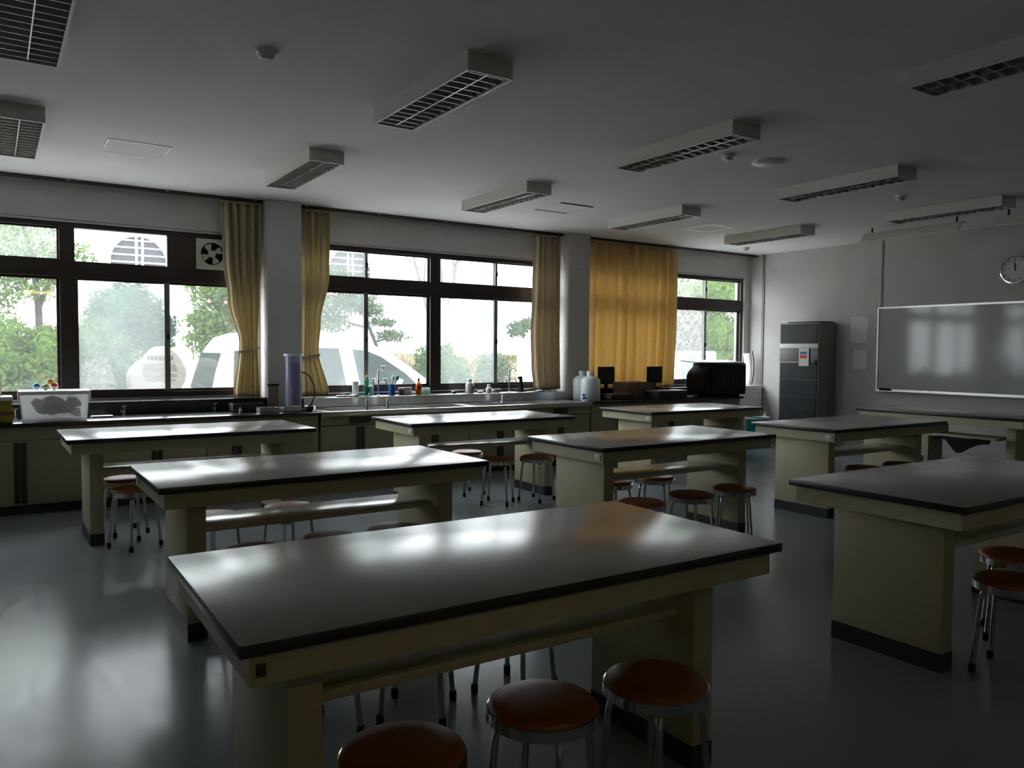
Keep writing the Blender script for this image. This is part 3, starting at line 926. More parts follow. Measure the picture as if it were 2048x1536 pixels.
for k, (dx, dy, lb, mm) in enumerate(((.02, .012, 'pale headed brush leaning in the blue cup', 'white'), (.075, .01, 'green headed brush leaning right in the blue cup', 'bluegreen'), (.055, -.015, 'brush with wooden handle in the middle of the blue cup', 'bluegreen'))):
    br = thing('bottle_brush', lb, 'brush', (4.0, 8.64, ZL), 0, 'brushes in the blue cup')
    MB().tube([(-.01 + k * .008, 0, .01), (dx, dy, .20)], .006, 8).build('handle', MT['wood'], br)
    MB().tube([(dx, dy, .175), (dx * 1.03, dy, .20), (dx * 1.12, dy, .225), (dx * 1.18, dy, .235)], [.012, .019, .018, .008], 10).build('bristles', MT[mm], br)
jr = thing('small_jar', 'small jar with a reddish label right of the brush cup', 'jar', (4.11, 8.62, ZL))
MB().lathe([(0, 0), (.032, 0), (.034, .008), (.034, .06), (.03, .066), (0, .066)], seg=20).build('body', MT['pinkbrown'], jr)
MB().lathe([(0, .066), (.036, .066), (.036, .088), (0, .088)], seg=20).build('lid', MT['white'], jr)
def dish(label, x, y, z, r_, h, m, grp):
    o = one('petri_dish', MB().lathe([(0, 0), (r_ * .94, 0), (r_, h * .3), (r_, h * .92), (r_ * .95, h * .92), (r_ * .9, h * .25), (0, h * .25)], seg=24), m, label, 'dish', grp, loc=(x, y, z), smooth=40)
    return o
for k in range(4):
    dish(['bottom', 'second lowest', 'second highest', 'topmost'][k] + ' white dish of the stack left of the amber bottle', 4.20, 8.64, ZL + k * .023, .055, .022, MT['white'], 'white dishes on the sink ledge')
dish('lone white dish between the white dish stack and the amber bottle', 4.29, 8.68, ZL, .04, .03, MT['white'], 'white dishes on the sink ledge')
for k in range(4):
    dish(['bottom', 'second lowest', 'second highest', 'topmost'][k] + ' greenish glass dish of the stack right of the amber bottle', 4.45, 8.66, ZL + k * .021, .066, .020, MT['glassy'], 'glass dishes on the sink ledge')
ab = thing('amber_bottle', 'amber glass reagent bottle with a dark stopper on the sink ledge', 'bottle', (4.335, 8.60, ZL))
MB().lathe([(0, 0), (.036, 0), (.038, .006), (.038, .115), (.03, .135), (.014, .15), (.013, .165), (0, .165)], seg=22).build('body', MT['amber'], ab)
MB().lathe([(0, .165), (.010, .165), (.010, .175), (.014, .18), (.012, .20), (0, .202)], seg=14).build('stopper', MT['blackpl'], ab)
MB().lathe([(.0385, .065), (.0385, .10)], seg=22).build('label', MT['red'], ab)
on = thing('small_stopper', 'small black and white stopper lying on the sink ledge', 'stopper', (4.84, 8.62, ZL))
MB().ball((0, 0, .016), (.035, .02, .016)).build('body', MT['blackpl'], on)
MB().ball((-.02, 0, .022), (.018, .014, .014)).build('top', MT['white'], on)
lb_ = thing('labelled_bottle', 'white bottle with grey label left of the right tap', 'bottle', (5.065, 8.62, ZL))
MB().lathe([(0, 0), (.05, 0), (.053, .008), (.053, .11), (.045, .13), (.024, .14), (.024, .15), (0, .15)], seg=24).build('body', MT['white'], lb_)
MB().lathe([(0, .15), (.028, .15), (.028, .18), (.022, .185), (0, .185)], seg=18).build('cap', MT['white'], lb_)
MB().box(-.005, .035, -.056, -.04, .03, .09, .002).build('label', MT['acgrey'], lb_)
one('soap_bar', MB().ball((0, 0, .016), (.048, .03, .016)), MT['white'], 'white bar of soap right of the labelled bottle', 'soap', loc=(5.225, 8.62, ZL))
sb2 = thing('small_bottle', 'small white bottle between the soap and the right dishes', 'bottle', (5.35, 8.62, ZL))
MB().lathe([(0, 0), (.036, 0), (.038, .006), (.036, .06), (.018, .075), (.018, .08), (0, .08)], seg=18).build('body', MT['white'], sb2)
MB().lathe([(0, .08), (.021, .08), (.021, .108), (0, .108)], seg=16).build('cap', MT['white'], sb2)
for k in range(2):
    dish(['lower', 'upper'][k] + ' cream dish beside the right tap', 5.465 + k * .01, 8.64, ZL + k * .026, .062, .024, MT['cream2'], 'cream dishes by the right tap')
bs_ = thing('black_stand', 'small black stand with a slanting holder right of the right tap', 'stand', (5.86, 8.64, ZL))
MB().box(-.05, .06, -.04, .04, 0, .012, .003).build('base', MT['blackpl'], bs_)
MB().box(-.012, .022, -.02, .02, .01, .205, .003, 2, Matrix.Rotation(R(-6), 3, 'Y')).build('column', MT['blackpl'], bs_)
MB().tube([(-.045, 0, .012), (-.035, 0, .08), (-.005, 0, .15)], .007, 8).build('brace', MT['blackpl'], bs_)
MB().box(-.045, .015, -.02, .02, .17, .20, .003).build('holder', MT['blackpl'], bs_)
q = MB()
for k in range(7):
    rnd.seed(50 + k)
    q.ball((rnd.uniform(-.04, .04), rnd.uniform(-.02, .02), .018 + rnd.uniform(0, .014)), (.03, .022, .017), 10)
one('scouring_pad', q, MT['handle'], 'dark brown scouring pad beside the black stand', 'scourer', loc=(5.97, 8.62, ZL))

# white jugs
def jug(label, x, y, tap):
    t = thing('water_jug', label, 'jug', (x, y, .80), .1, 'white water jugs on the worktop')
    MB().lathe([(0, 0), (.118, 0), (.128, .012), (.128, .25), (.118, .285), (.085, .315), (.045, .325), (.045, .345), (0, .345)], seg=32).build('body', MT['jerry'], t, smooth=45)
    MB().lathe([(0, .345), (.052, .345), (.052, .385), (.045, .39), (0, .39)], seg=24).build('cap', MT['white'], t)
    if tap:
        k = MB()
        k.tube([(-.115, -.03, .045), (-.16, -.04, .045), (-.185, -.045, .035)], .012, 8)
        k.tube([(-.16, -.04, .03), (-.16, -.04, .09)], .009, 8)
        k.tube([(-.185, -.035, .09), (-.135, -.045, .085)], .010, 8)
        k.build('tap', MT['blue'], t)
jug('front white plastic water jug with a blue tap', 6.55, 8.03, True)
jug('rear white plastic water jug partly behind the other jug', 6.66, 8.335, False)

# right worktop things
def balance(label, x, y):
    t = thing('display_unit', label, 'monitor', (x, y, .915), 0, 'small dark monitors before the mustard curtain')
    MB().box(-.15, .15, -.012, .012, .075, .32, .008).build('screen', MT['blackpl'], t)
    MB().box(-.135, .135, -.0135, -.011, .09, .305).build('glass', MT['cardark'], t, smooth=0)
    MB().box(-.025, .025, -.01, .02, .01, .10, .003).build('neck', MT['blackpl'], t)
    MB().box(-.10, .10, -.06, .06, 0, .014, .004).build('foot', MT['blackpl'], t)
balance('small dark square monitor beside the white jugs', 7.24, 8.53)
balance('small dark square monitor above the pale flat tray', 8.17, 8.53)
bb = thing('brown_box', 'brown cardboard box between the two dark monitors', 'box', (7.55, 8.29, .80), .06)
MB().box(-.27, .27, -.15, .15, 0, .22, .006).build('carton', MT['brown'], bb)
for s in (-1, 1):
    MB().box(-.268, .268, -.15 if s < 0 else 0.005, -.005 if s < 0 else .15, .22, .226, .001, 1, Matrix.Rotation(R(s * 5), 3, 'X'), (0, s * .15, .22)).build('flap', MT['brown'], bb)
ft = thing('dark_device', 'flat dark device with a pale lid before the right monitor', 'device', (7.88, 7.99, .80), 0)
MB().box(-.27, .27, -.14, .14, 0, .10, .012).build('casing', MT['handle'], ft)
MB().box(-.26, .275, -.145, .145, .10, .118, .005).build('lid', MT['acgrey'], ft)
dk = thing('dark_tray', 'low dark tray on the worktop right of the front jug', 'tray', (7.08, 8.14, .80), .05)
MB().box(-.20, .20, -.13, .13, 0, .07, .012).build('casing', MT['handle'], dk)
MB().box(-.19, .19, -.12, .12, .07, .082, .003).build('lid', MT['brown'], dk)
ms = thing('mouse', 'white computer mouse left of the television', 'mouse', (8.24, 7.95, .80))
MB().ball((0, 0, .016), (.05, .03, .018)).build('shell', MT['white'], ms)
MB().box(-.045, -.02, -.003, .003, .026, .033, .001).build('wheel', MT['blackpl'], ms)
# television
tv = thing('television', 'bulky black tube television at the right end of the worktop', 'television', (8.98, 8.14, .80), R(-4))
q = MB()
q.box(-.22, .42, -.26, .20, .03, .49, .02)
q.build('casing', MT['blackpl'], tv)
MB().prism([(-.22, .06), (-.22, .46), (-.34, .36), (-.37, .30), (-.37, .14), (-.34, .09)], -.20, .16).build('tube_housing', MT['blackpl'], tv)
MB().box(.42, .435, -.24, .18, .07, .46, .006).build('screen_bezel', MT['cardark'], tv)
for s in (-.1, .28):
    MB().box(s - .05, s + .05, -.22, .16, 0, .03, .004).build('foot', MT['blackpl'], tv)
q = MB()
for k in range(9):
    q.box(-.15 + k * .05, -.125 + k * .05, -.264, -.259, .12, .40)
q.build('vent_slats', MT['cardark'], tv, smooth=0)
tb = thing('white_tray', 'thin white board lying on top of the television', 'board', (8.93, 8.12, 1.306), R(-4))
tb.rotation_euler = (R(4), 0, R(-4))
MB().box(-.47, .46, -.20, .19, 0, .014, .004).build('board', MT['white'], tb)
MB().tube([(-.30, -.1, 0), (-.31, -.1, -.03), (-.29, -.1, -.06), (-.31, -.1, -.075)], .01, 8).build('clip', MT['blackpl'], tb)
# curved white sheet in the window reveal
bm = bmesh.new()
rw = []
for j in range(13):
    t = j / 12
    bow = .07 * math.sin(PI * t)
    rw.append([bm.verts.new((10.36 + .6 * bow + .012 * i, 8.74 - .04 * i, .917 + .52 * t)) for i in range(4)])
for j in range(12):
    for i in range(3):
        bm.faces.new((rw[j][i], rw[j][i + 1], rw[j + 1][i + 1], rw[j + 1][i]))
m_ = MB(); m_.bm.free(); m_.bm = bm
cs = thing('curved_panel', 'bowed white sheet leaning in the corner of the right window', 'panel', (0, 0, 0))
sh = m_.build('sheet', MT['white'], cs, smooth=180)
sd = sh.modifiers.new('thickness', 'SOLIDIFY'); sd.thickness = .006
MB().tube([(10.412 + .045 * math.sin(PI * k / 12), 8.60, .92 + .56 * k / 12) for k in range(13)], .008, 8).build('dark_edge', MT['blackpl'], cs)

# teal bin
bn = thing('waste_bin', 'teal plastic waste bin with a white bag near the corner', 'bin', (9.95, 8.10, 0))
q = MB()
q.lathe([(0, 0), (.14, 0), (.165, .42), (.175, .44), (.168, .44), (.155, .40), (.132, .01), (0, .01)], seg=28)
q.build('bucket', MT['teal'], bn, smooth=45)
q = MB()
q.lathe([(.158, .40), (.17, .446), (.182, .45), (.186, .42)], seg=28)
q.build('bag_collar', MT['whitecloth'], bn, smooth=60)
one('white_bottle', MB().lathe([(0, 0), (.05, 0), (.055, .02), (.055, .38), (.04, .44), (.02, .47), (.02, .50), (0, .5)], seg=18), MT['white'], 'tall white bottle on the floor beside the teal bin', 'bottle', loc=(10.28, 8.22, 0))

# ------------------------------------------------------------ heater cabinet
hc = thing('heater_cabinet', 'tall grey floor heater with dark grille against the right wall', 'heater', (10.12, 7.16, 0))
HW, HD, HH = .69, .43, 1.90
q = MB()
q.box(.015, HD, 0, HW, 0, HH, .006)
q.build('casing', MT['acgrey'], hc)
MB().box(.06, HD - .02, -.0 + .02, HW - .10, HH, HH + .02, .004).build('top_plate', MT['acdark'], hc)
def grille(za, zb, n, m_slat):
    g = MB().box(.006, .016, .02, HW - .02, za, zb).build('grille', MT['acdark'], hc, smooth=0)
    s = MB()
    for k in range(n):
        yy = .03 + (HW - .06) * (k + .5) / n
        s.box(-.002, .007, yy - .0035, yy + .0035, za + .01, zb - .01)
    s.build('slats', m_slat, g, smooth=0)
grille(1.60, 1.88, 38, MT['acslat'])
for k in range(5):
    za = .06 + k * .25
    grille(za, za + .24, 38, MT['acslat'])
MB().box(.0, .016, .01, HW - .01, 1.52, 1.585, .003).build('light_band', MT['white'], hc)
MB().box(.004, .016, .33, HW - .01, 1.33, 1.515, .002).build('grey_panel', MT['acgrey'], hc)
MB().box(.002, .016, .01, .15, 1.30, 1.515, .002).build('control_panel', MT['acslat'], hc)
MB().box(-.01, .01, .02, .06, 1.27, 1.34, .006).build('dial', MT['blackpl'], hc)
MB().tube([(.30, -.025, .05), (.30, -.025, .95)], .012, 8).build('side_pipe', MT['acgrey'], hc)
nt_ = thing('notice', 'white notice with blue and red bands stuck on the heater', 'notice', (10.108, 7.395, 1.255))
MB().box(-.003, .0, -.085, .085, 0, .28).build('sheet', MT['paper'], nt_, smooth=0)
MB().box(-.005, -.003, -.055, .065, .175, .215).build('blue_band', MT['blue'], nt_, smooth=0)
MB().box(-.005, -.003, -.055, .065, .115, .165).build('red_band', MT['red'], nt_, smooth=0)
MB().box(-.005, -.003, -.04, .06, .262, .276).build('yellow_tape', MT['yellow'], nt_, smooth=0)

# ------------------------------------------------------------ whiteboard, papers, clock, lamps on the right wall
wbd = thing('whiteboard', 'large framed whiteboard on the right wall', 'whiteboard', (XR, 4.68, 0))
ya, yb2 = -1.80, 1.80
MB().box(-.025, -.002, ya, yb2, .95, 2.09).build('panel', MT['wboard'], wbd, smooth=0)
f = MB()
for bx in ((ya - .02, yb2 + .02, 2.08, 2.105), (ya - .02, yb2 + .02, .925, .95), (ya - .02, ya, .95, 2.08), (yb2, yb2 + .02, .95, 2.08)):
    f.box(-.035, -.002, bx[0], bx[1], bx[2], bx[3])
f.build('frame', MT['alu'], wbd, smooth=0)
MB().box(-.105, -.03, ya + .05, yb2 - .02, .915, .928, .003).build('tray', MT['alu'], wbd)
er = thing('board_eraser', 'dark board eraser at the left end of the whiteboard tray', 'eraser', (XR - .065, 6.35, .928))
MB().box(-.025, .025, -.07, .07, 0, .018, .003).build('felt', MT['darkcloth'], er)
MB().box(-.025, .025, -.07, .07, .018, .035, .006).build('back', MT['blackpl'], er)
one('wall_notice', MB().box(-.004, -.001, -.135, .135, 0, .37), MT['paper'], 'upper blank paper sheet taped to the right wall', 'notice', 'papers on the right wall', loc=(XR, 6.80, 1.61), smooth=0)
one('wall_notice', MB().box(-.004, -.001, -.11, .11, 0, .28), MT['paper'], 'lower blank paper sheet taped to the right wall', 'notice', 'papers on the right wall', loc=(XR, 6.78, 1.22), smooth=0)
ck = thing('wall_clock', 'round wall clock high on the right wall above the whiteboard', 'clock', (XR - .002, 4.71, 2.49))
MB().lathe([(0, -.005), (.165, -.005), (.175, -.03), (.172, -.05), (.158, -.052), (.150, -.04), (.150, -.035)], seg=40, axis='x').build('rim', MT['chrome'], ck, smooth=50)
MB().lathe([(0, -.035), (.152, -.035), (.152, -.03), (0, -.03)], seg=40, axis='x').build('dial', MT['paper'], ck)
for (ln, an, wd_) in ((.075, R(5), .010), (.115, R(-6), .007)):
    MB().box(-.041, -.038, -wd_ / 2, wd_ / 2, -.015, ln, rot=Matrix.Rotation(an, 3, 'X'), piv=(0, 0, 0)).build('hand', MT['blackpl'], ck, smooth=0)
q = MB()
for k in range(12):
    a = k * PI / 6
    q.box(-.039, -.036, -.004, .004, .118, .14, rot=Matrix.Rotation(a, 3, 'X'), piv=(0, 0, 0))
q.build('hour_marks', MT['blackpl'], ck, smooth=0)
for (y0, y1, lb) in ((4.78, 6.0, 'hanging white board lamp in front of the right wall, left one'), (3.16, 4.38, 'hanging white board lamp cut by the right picture edge')):
    bl = thing('board_lamp', lb, 'lamp', (9.40, (y0 + y1) / 2, HC), 0, 'board lamps near the whiteboard')
    h = (y1 - y0) / 2
    a = MB()
    v = [(-.10, -.19), (-.10, -.17), (-.03, -.07), (.06, -.07), (.06, -.085), (-.02, -.085), (-.085, -.19)]
    va = [a.bm.verts.new((x, -h, z)) for x, z in v]
    vb = [a.bm.verts.new((x, h, z)) for x, z in v]
    a.bm.faces.new(va); a.bm.faces.new(vb[::-1])
    for k in range(len(v)):
        a.bm.faces.new((va[k], vb[k], vb[(k + 1) % len(v)], va[(k + 1) % len(v)]))
    a.build('reflector', MT['lampw'], bl, smooth=0)
    MB().tube([(.0, -h + .03, -.12), (0, h - .03, -.12)], .014, 8).build('tube', MT['tube'], bl)
    for s in (-1, 1):
        MB().tube([(.02, s * (h - .08), -.08), (.02, s * (h - .08), 0)], .012, 8).build('stem', MT['frame'], bl)

# ------------------------------------------------------------ ceiling lamps
def make_lamp():
    t = thing('ceiling_lamp', 'x', 'ceiling light', (0, 0, HC), 0, 'unlit ceiling lamps')
    a, b, h = .145, .615, .10
    q = MB()
    th = .006
    q.box(-a, a, -b, b, -.012, 0)
    q.box(-a, -a + th, -b, b, -h, -.012)
    q.box(a - th, a, -b, b, -h, -.012)
    q.box(-a + th, a - th, -b, -b + th, -h, -.012)
    q.box(-a + th, a - th, b - th, b, -h, -.012)
    q.build('housing', MT['lampw'], t, smooth=0)
    MB().box(-a + th, a - th, -b + th, b - th, -.02, -.013).build('reflector', MT['lampin'], t, smooth=0)
    g = MB()
    for bx in ((-a, -a + .012, -b, b), (a - .012, a, -b, b), (-a, a, -b, -b + .012), (-a, a, b - .012, b)):
        g.box(bx[0], bx[1], bx[2], bx[3], -h - .004, -h + .004)
    g.build('trim_frame', MT['white'], t, smooth=0)
    l = MB()
    for k in range(14):
        yy = -b + .05 + k * (2 * b - .10) / 13
        l.box(-a + th, a - th, yy - .002, yy + .002, -h + .004, -.055)
    l.box(-.003, .003, -b + th, b - th, -h + .004, -.055)
    l.build('louver', MT['louver'], t, smooth=0)
    for s in (-1, 1):
        MB().tube([(s * .068, -b + .03, -.036), (s * .068, b - .03, -.036)], .0145, 10).build('tube', MT['tube'], t)
    return t
LAMPS = [
    (2.30, 4.32, 'big ceiling lamp over the foreground, left of the picture centre'),
    (.19, 4.33, 'ceiling lamp cut by the top left picture corner'),
    (.19, 6.80, 'ceiling lamp cut by the left picture edge below the corner lamp'),
    (2.28, 6.77, 'ceiling lamp nearest the left curtains'),
    (4.39, 6.80, 'ceiling lamp before the middle window'),
    (4.43, 4.36, 'ceiling lamp with a shiny rim right of the picture centre'),
    (6.46, 6.82, 'ceiling lamp before the mustard curtain'),
    (6.58, 4.44, 'ceiling lamp above the table before the heater'),
    (8.64, 6.92, 'ceiling lamp nearest the far right corner'),
    (8.66, 4.57, 'ceiling lamp just above the hanging board lamp'),
    (4.50, 1.93, 'dim ceiling lamp cut by the right picture edge'),
]
lm0 = make_lamp()
for i, (x, y, lb) in enumerate(LAMPS):
    o = lm0 if i == 0 else dup(lm0)
    o.location = (x, y, HC)
    o['label'] = lb
def detector(label, x, y, grp='ceiling smoke detectors'):
    t = thing('smoke_detector', label, 'detector', (x, y, HC), 0, grp)
    MB().lathe([(0, 0), (.058, 0), (.058, -.018), (.05, -.024), (0, -.024)], seg=24).build('base', MT['white'], t)
    MB().lathe([(0, -.024), (.04, -.024), (.042, -.036), (.03, -.05), (0, -.054)], seg=24).build('sensor', MT['cream2'], t)
detector('round smoke detector alone on the ceiling at the upper left', 1.27, 4.33)
detector('smoke detector right of the lamp with the shiny rim', 5.02, 4.43)
detector('smoke detector above the hanging board lamp', 7.74, 4.56)
detector('smoke detector in the far right corner above the window', 9.62, 8.10)
sp = thing('ceiling_speaker', 'flat round speaker on the ceiling right of a smoke detector', 'speaker', (5.47, 4.40, HC))
MB().lathe([(0, 0), (.13, 0), (.13, -.012), (.115, -.02), (0, -.02)], seg=32).build('ring', MT['white'], sp)
MB().lathe([(0, -.02), (.10, -.02), (.09, -.024), (0, -.026)], seg=32).build('grille', MT['lampw'], sp)
for (x, y, lb, dark) in ((1.01, 7.03, 'square ceiling hatch above the left window', 0), (5.38, 7.10, 'ceiling hatch with two dark slots right of the middle lamp', 1), (7.75, 7.15, 'square ceiling hatch near the mustard curtain', 0)):
    t = thing('ceiling_hatch', lb, 'hatch', (x, y, HC), 0, 'ceiling hatches')
    q = MB()
    e = .23
    for bx in ((-e, e, -e, -e + .012), (-e, e, e - .012, e), (-e, -e + .012, -e, e), (e - .012, e, -e, e)):
        q.box(bx[0], bx[1], bx[2], bx[3], -.005, 0)
    q.build('frame', MT['alu' if not dark else 'ceil'], t, smooth=0)
    MB().box(-e + .012, e - .012, -e + .012, e - .012, -.003, 0).build('panel', MT['ceil'], t, smooth=0)
    if dark:
        for s in (-1, 1):
            MB().box(-.22, .22, s * .24 - .012, s * .24 + .012, -.008, 0).build('slot', MT['handle'], t, smooth=0)

# ------------------------------------------------------------ outside
GZ = -.08
struct(MB().box(-30, 45, 9.0, 60, GZ - .2, GZ).build('ground', MT['ground'], smooth=0))
# white building with round windows
bd = thing('white_building', 'white building with round barred windows beyond the garden', 'building', (0, 24, GZ))
q = MB()
q.box(-12, 34, .12, 3, 0, 8)
# facade skin with two round holes
def facade(mb, holes, x0, x1, z0, z1, y):
    xs = [x0]
    for (cx, cz, r_) in holes:
        xs += [cx - 1.2, cx + 1.2]
    xs.append(x1)
    for i in range(0, len(xs), 2):
        mb.box(xs[i], xs[i + 1], y, y + .12, z0, z1)
    for (cx, cz, r_) in holes:
        sg = 48
        a, b = [], []
        for k in range(sg):
            an = 2 * PI * k / sg
            ux, uz = math.cos(an), math.sin(an)
            tx = 1.2 / abs(ux) if abs(ux) > 1e-6 else 1e9
            lim = (z1 - cz) if uz > 0 else (cz - z0)
            tz = lim / abs(uz) if abs(uz) > 1e-6 else 1e9
            tt_ = min(tx, tz)
            a.append(mb.bm.verts.new((cx + r_ * ux, y, cz + r_ * uz)))
            b.append(mb.bm.verts.new((cx + tt_ * ux, y, cz + tt_ * uz)))
        c_ = [mb.bm.verts.new((v.co.x, y + .12, v.co.z)) for v in a]
        corners = []
        for k in range(sg):
            k2 = (k + 1) % sg
            mb.bm.faces.new((a[k], a[k2], b[k2], b[k]))
            mb.bm.faces.new((a[k], c_[k], c_[k2], a[k2]))
            # fill the square corner
            p, q_ = b[k].co, b[k2].co
            if abs(p.x - q_.x) > 1e-4 and abs(p.z - q_.z) > 1e-4:
                cxn = cx + 1.2 * (1 if (p.x + q_.x) / 2 > cx else -1)
                czn = z1 if (p.z + q_.z) / 2 > cz else z0
                mb.bm.faces.new((b[k], b[k2], mb.bm.verts.new((cxn, y, czn))))
HOLES = [(3.48, 3.83 - GZ, .71), (9.66, 3.98 - GZ, .71)]
facade(q, HOLES, -12, 34, 0, 8, 0)
q.build('wall', MT['bwall'], bd, smooth=0)
for (cx, cz, r_) in HOLES:
    wf = MB().lathe([(0, 0), (r_, 0), (r_, .02), (0, .02)], (cx, .09, cz), 40, 'y').build('round_window', MT['bglass'], bd)
    g = MB()
    for dx in (-.055, .10):
        g.box(cx + dx - .03, cx + dx + .03, .05, .08, cz - r_ + .01, cz + r_ - .01)
    for k in range(-3, 4):
        zz = k * .2
        hw = math.sqrt(max(0, r_ * r_ - zz * zz)) - .01
        g.box(cx - hw, cx + hw, .055, .085, cz + zz - .018, cz + zz + .018)
    g.build('bars', MT['bwall'], wf, smooth=0)

# parked van
vn = thing('white_van', 'white minivan parked outside behind the curtains and pillar', 'van', (2.60, 11.45, GZ))
PR = [(0.05, .35), (-.02, .55), (.0, .95), (.06, 1.20), (.17, 1.52), (.30, 1.70), (.55, 1.78), (1.2, 1.80), (1.9, 1.76), (2.35, 1.66), (2.75, 1.47), (3.15, 1.20), (3.45, .98), (3.62, .90), (3.95, .80), (4.02, .60), (4.0, .32), (3.6, .25), (.3, .25)]
def van_w(z):
    return 0 if z < .9 else .16 * ((z - .9) / .9) ** 1.2
q = MB()
WV = 1.55
ys = [0, .03, WV - .03, WV]
loops = []
for yy in (0, .05, WV - .05, WV):
    ring = []
    for (x, z) in PR:
        e = .02 if yy in (0, WV) else 0
        t_ = van_w(z)
        y_ = t_ + yy * (1 - 2 * t_ / WV)
        cxm, czm = 2.0, .95
        ring.append(q.bm.verts.new((x + (cxm - x) * e * .6, y_, z + (czm - z) * e)))
    loops.append(ring)
n = len(PR)
q.bm.faces.new(loops[0]); q.bm.faces.new(loops[-1][::-1])
for A, B in zip(loops, loops[1:]):
    for k in range(n):
        q.bm.faces.new((A[k], B[k], B[(k + 1) % n], A[(k + 1) % n]))
q.build('body', MT['van'], vn, smooth=40)
def side_glass(poly, yy=-.006):
    g = MB()
    for side in (0, 1):
        vs = []
        for (x, z) in poly:
            t_ = van_w(z)
            vs.append(g.bm.verts.new((x, (t_ - .008) if side == 0 else (WV - t_ + .008), z)))
        g.bm.faces.new(vs)
        v2 = []
        for (x, z) in poly:
            t_ = van_w(z)
            v2.append(g.bm.verts.new((x, (t_ + .004) if side == 0 else (WV - t_ - .004), z)))
        g.bm.faces.new(v2[::-1])
        for k in range(len(poly)):
            g.bm.faces.new((vs[k], vs[(k + 1) % len(poly)], v2[(k + 1) % len(poly)], v2[k]))
    return g
side_glass([(.26, .98), (.30, 1.50), (.80, 1.55), (.80, .98)]).build('side_window', MT['carglass'], vn, smooth=0)
side_glass([(.95, .96), (.95, 1.56), (1.86, 1.55), (1.95, .94)]).build('side_window', MT['carglass'], vn, smooth=0)
side_glass([(2.18, .93), (2.08, 1.54), (2.30, 1.52), (2.55, 1.42), (2.95, 1.16), (3.16, .96), (3.10, .92)]).build('side_window', MT['carglass'], vn, smooth=0)
# rear and front glass
def end_glass(a, b, off, name):
    g = MB()
    (x0, z0), (x1, z1) = a, b
    vs = []
    for o_ in (off, off * .2):
        for (x, z, s) in ((x0, z0, 0), (x0, z0, 1), (x1, z1, 1), (x1, z1, 0)):
            t_ = van_w(z)
            vs.append(g.bm.verts.new((x + o_, t_ + .13 if s == 0 else WV - t_ - .03, z)))
    g.bm.faces.new(vs[:4]); g.bm.faces.new(vs[4:][::-1])
    for k in range(4):
        g.bm.faces.new((vs[k], vs[(k + 1) % 4], vs[4 + (k + 1) % 4], vs[4 + k]))
    g.build(name, MT['carglass'], vn, smooth=0)
end_glass((.0, .93), (.15, 1.47), -.02, 'rear_window')
end_glass((3.50, .98), (2.65, 1.54), .03, 'windshield')
MB().tube([(2.76, -.08, .98), (2.80, -.10, 1.08)], [.05, .06], 10).build('door_mirror', MT['van'], vn)
for (wx, s) in ((.72, 0), (3.22, 0), (.72, 1), (3.22, 1)):
    wy = .0 if s == 0 else WV
    wh = MB().lathe([(0, -.09), (.16, -.09), (.27, -.08), (.29, -.05), (.29, .07), (.27, .09), (0, .09)], (wx, wy + (.06 if s == 0 else -.06), .29), 28, 'y').build('wheel', MT['rubber'], vn, smooth=40)
    MB().lathe([(0, -.10), (.15, -.095), (.16, -.08), (0, -.08)], (wx, wy + (.055 if s == 0 else .145 - .06), .29), 20, 'y').build('hubcap', MT['alu'], wh)
MB().box(-.06, 0.0, .05, WV - .05, .30, .55, .03).build('rear_bumper', MT['van'], vn)
for s in (.03, WV - .16):
    MB().box(-.045, .03, s, s + .13, .60, .92, .01).build('tail_lamp', MT['lampr'], vn)
MB().tube([(-.03, .35, .95), (-.05, .75, 1.0)], .008, 6).build('rear_wiper', MT['cardark'], vn)
# monument
def blob(outline, y0, y1, seed):
    m = MB()
    r_ = random.Random(seed)
    cx = sum(p[0] for p in outline) / len(outline); cz = sum(p[1] for p in outline) / len(outline)
    lay = []
    for (yy, k) in ((y0, .93), (y0 + .05, 1.0), (y1 - .05, 1.0), (y1, .9)):
        lay.append([m.bm.verts.new((cx + (x - cx) * k + r_.uniform(-.008, .008), yy + r_.uniform(-.006, .006) * (0 if yy == y0 else 1), cz + (z - cz) * k + r_.uniform(-.008, .008))) for x, z in outline])
    n = len(outline)
    m.bm.faces.new(lay[0]); m.bm.faces.new(lay[-1][::-1])
    for A, B in zip(lay, lay[1:]):
        for k in range(n):
            m.bm.faces.new((A[k], B[k], B[(k + 1) % n], A[(k + 1) % n]))
    return m
mo = thing('stone_monument', 'beige inscribed memorial stone in the garden left of the van', 'monument', (.09, 13.6, 0))
OUT = [(1.82, .30), (1.76, .55), (1.73, .80), (1.72, 1.02), (1.78, 1.14), (1.90, 1.24), (2.00, 1.34), (2.06, 1.42), (2.14, 1.47), (2.26, 1.48), (2.36, 1.45), (2.43, 1.38), (2.50, 1.27), (2.56, 1.14), (2.58, 1.02), (2.55, .90), (2.48, .76), (2.50, .55), (2.46, .30)]
blob(OUT, 0, .38, 3).build('stone', MT['stone'], mo, smooth=40)
pq = MB().box(1.985, 2.365, -.012, .0, 1.265, 1.325).build('title_plaque', MT['plaque'], mo, smooth=0)
q = MB()
rnd.seed(9)
for k in range(6):
    x = 2.005 + k * .06
    for s in range(3):
        q.box(x, x + .035, -.016, -.011, 1.277 + s * .015, 1.283 + s * .015)
    q.box(x + .012, x + .020, -.016, -.011, 1.274, 1.318)
q.build('title_strokes', MT['stone'], pq, smooth=0)
q = MB()
for r_i in range(9):
    z = 1.19 - r_i * .032
    x = 1.92 + (.04 if r_i > 6 else 0)
    while x < 2.40 - (.1 if r_i in (4, 7) else 0):
        wdt = rnd.uniform(.014, .026)
        q.box(x, x + wdt, -.008, .002, z, z + .008)
        q.box(x + wdt * .4, x + wdt * .6, -.008, .002, z - .008, z + .014)
        x += wdt + .008
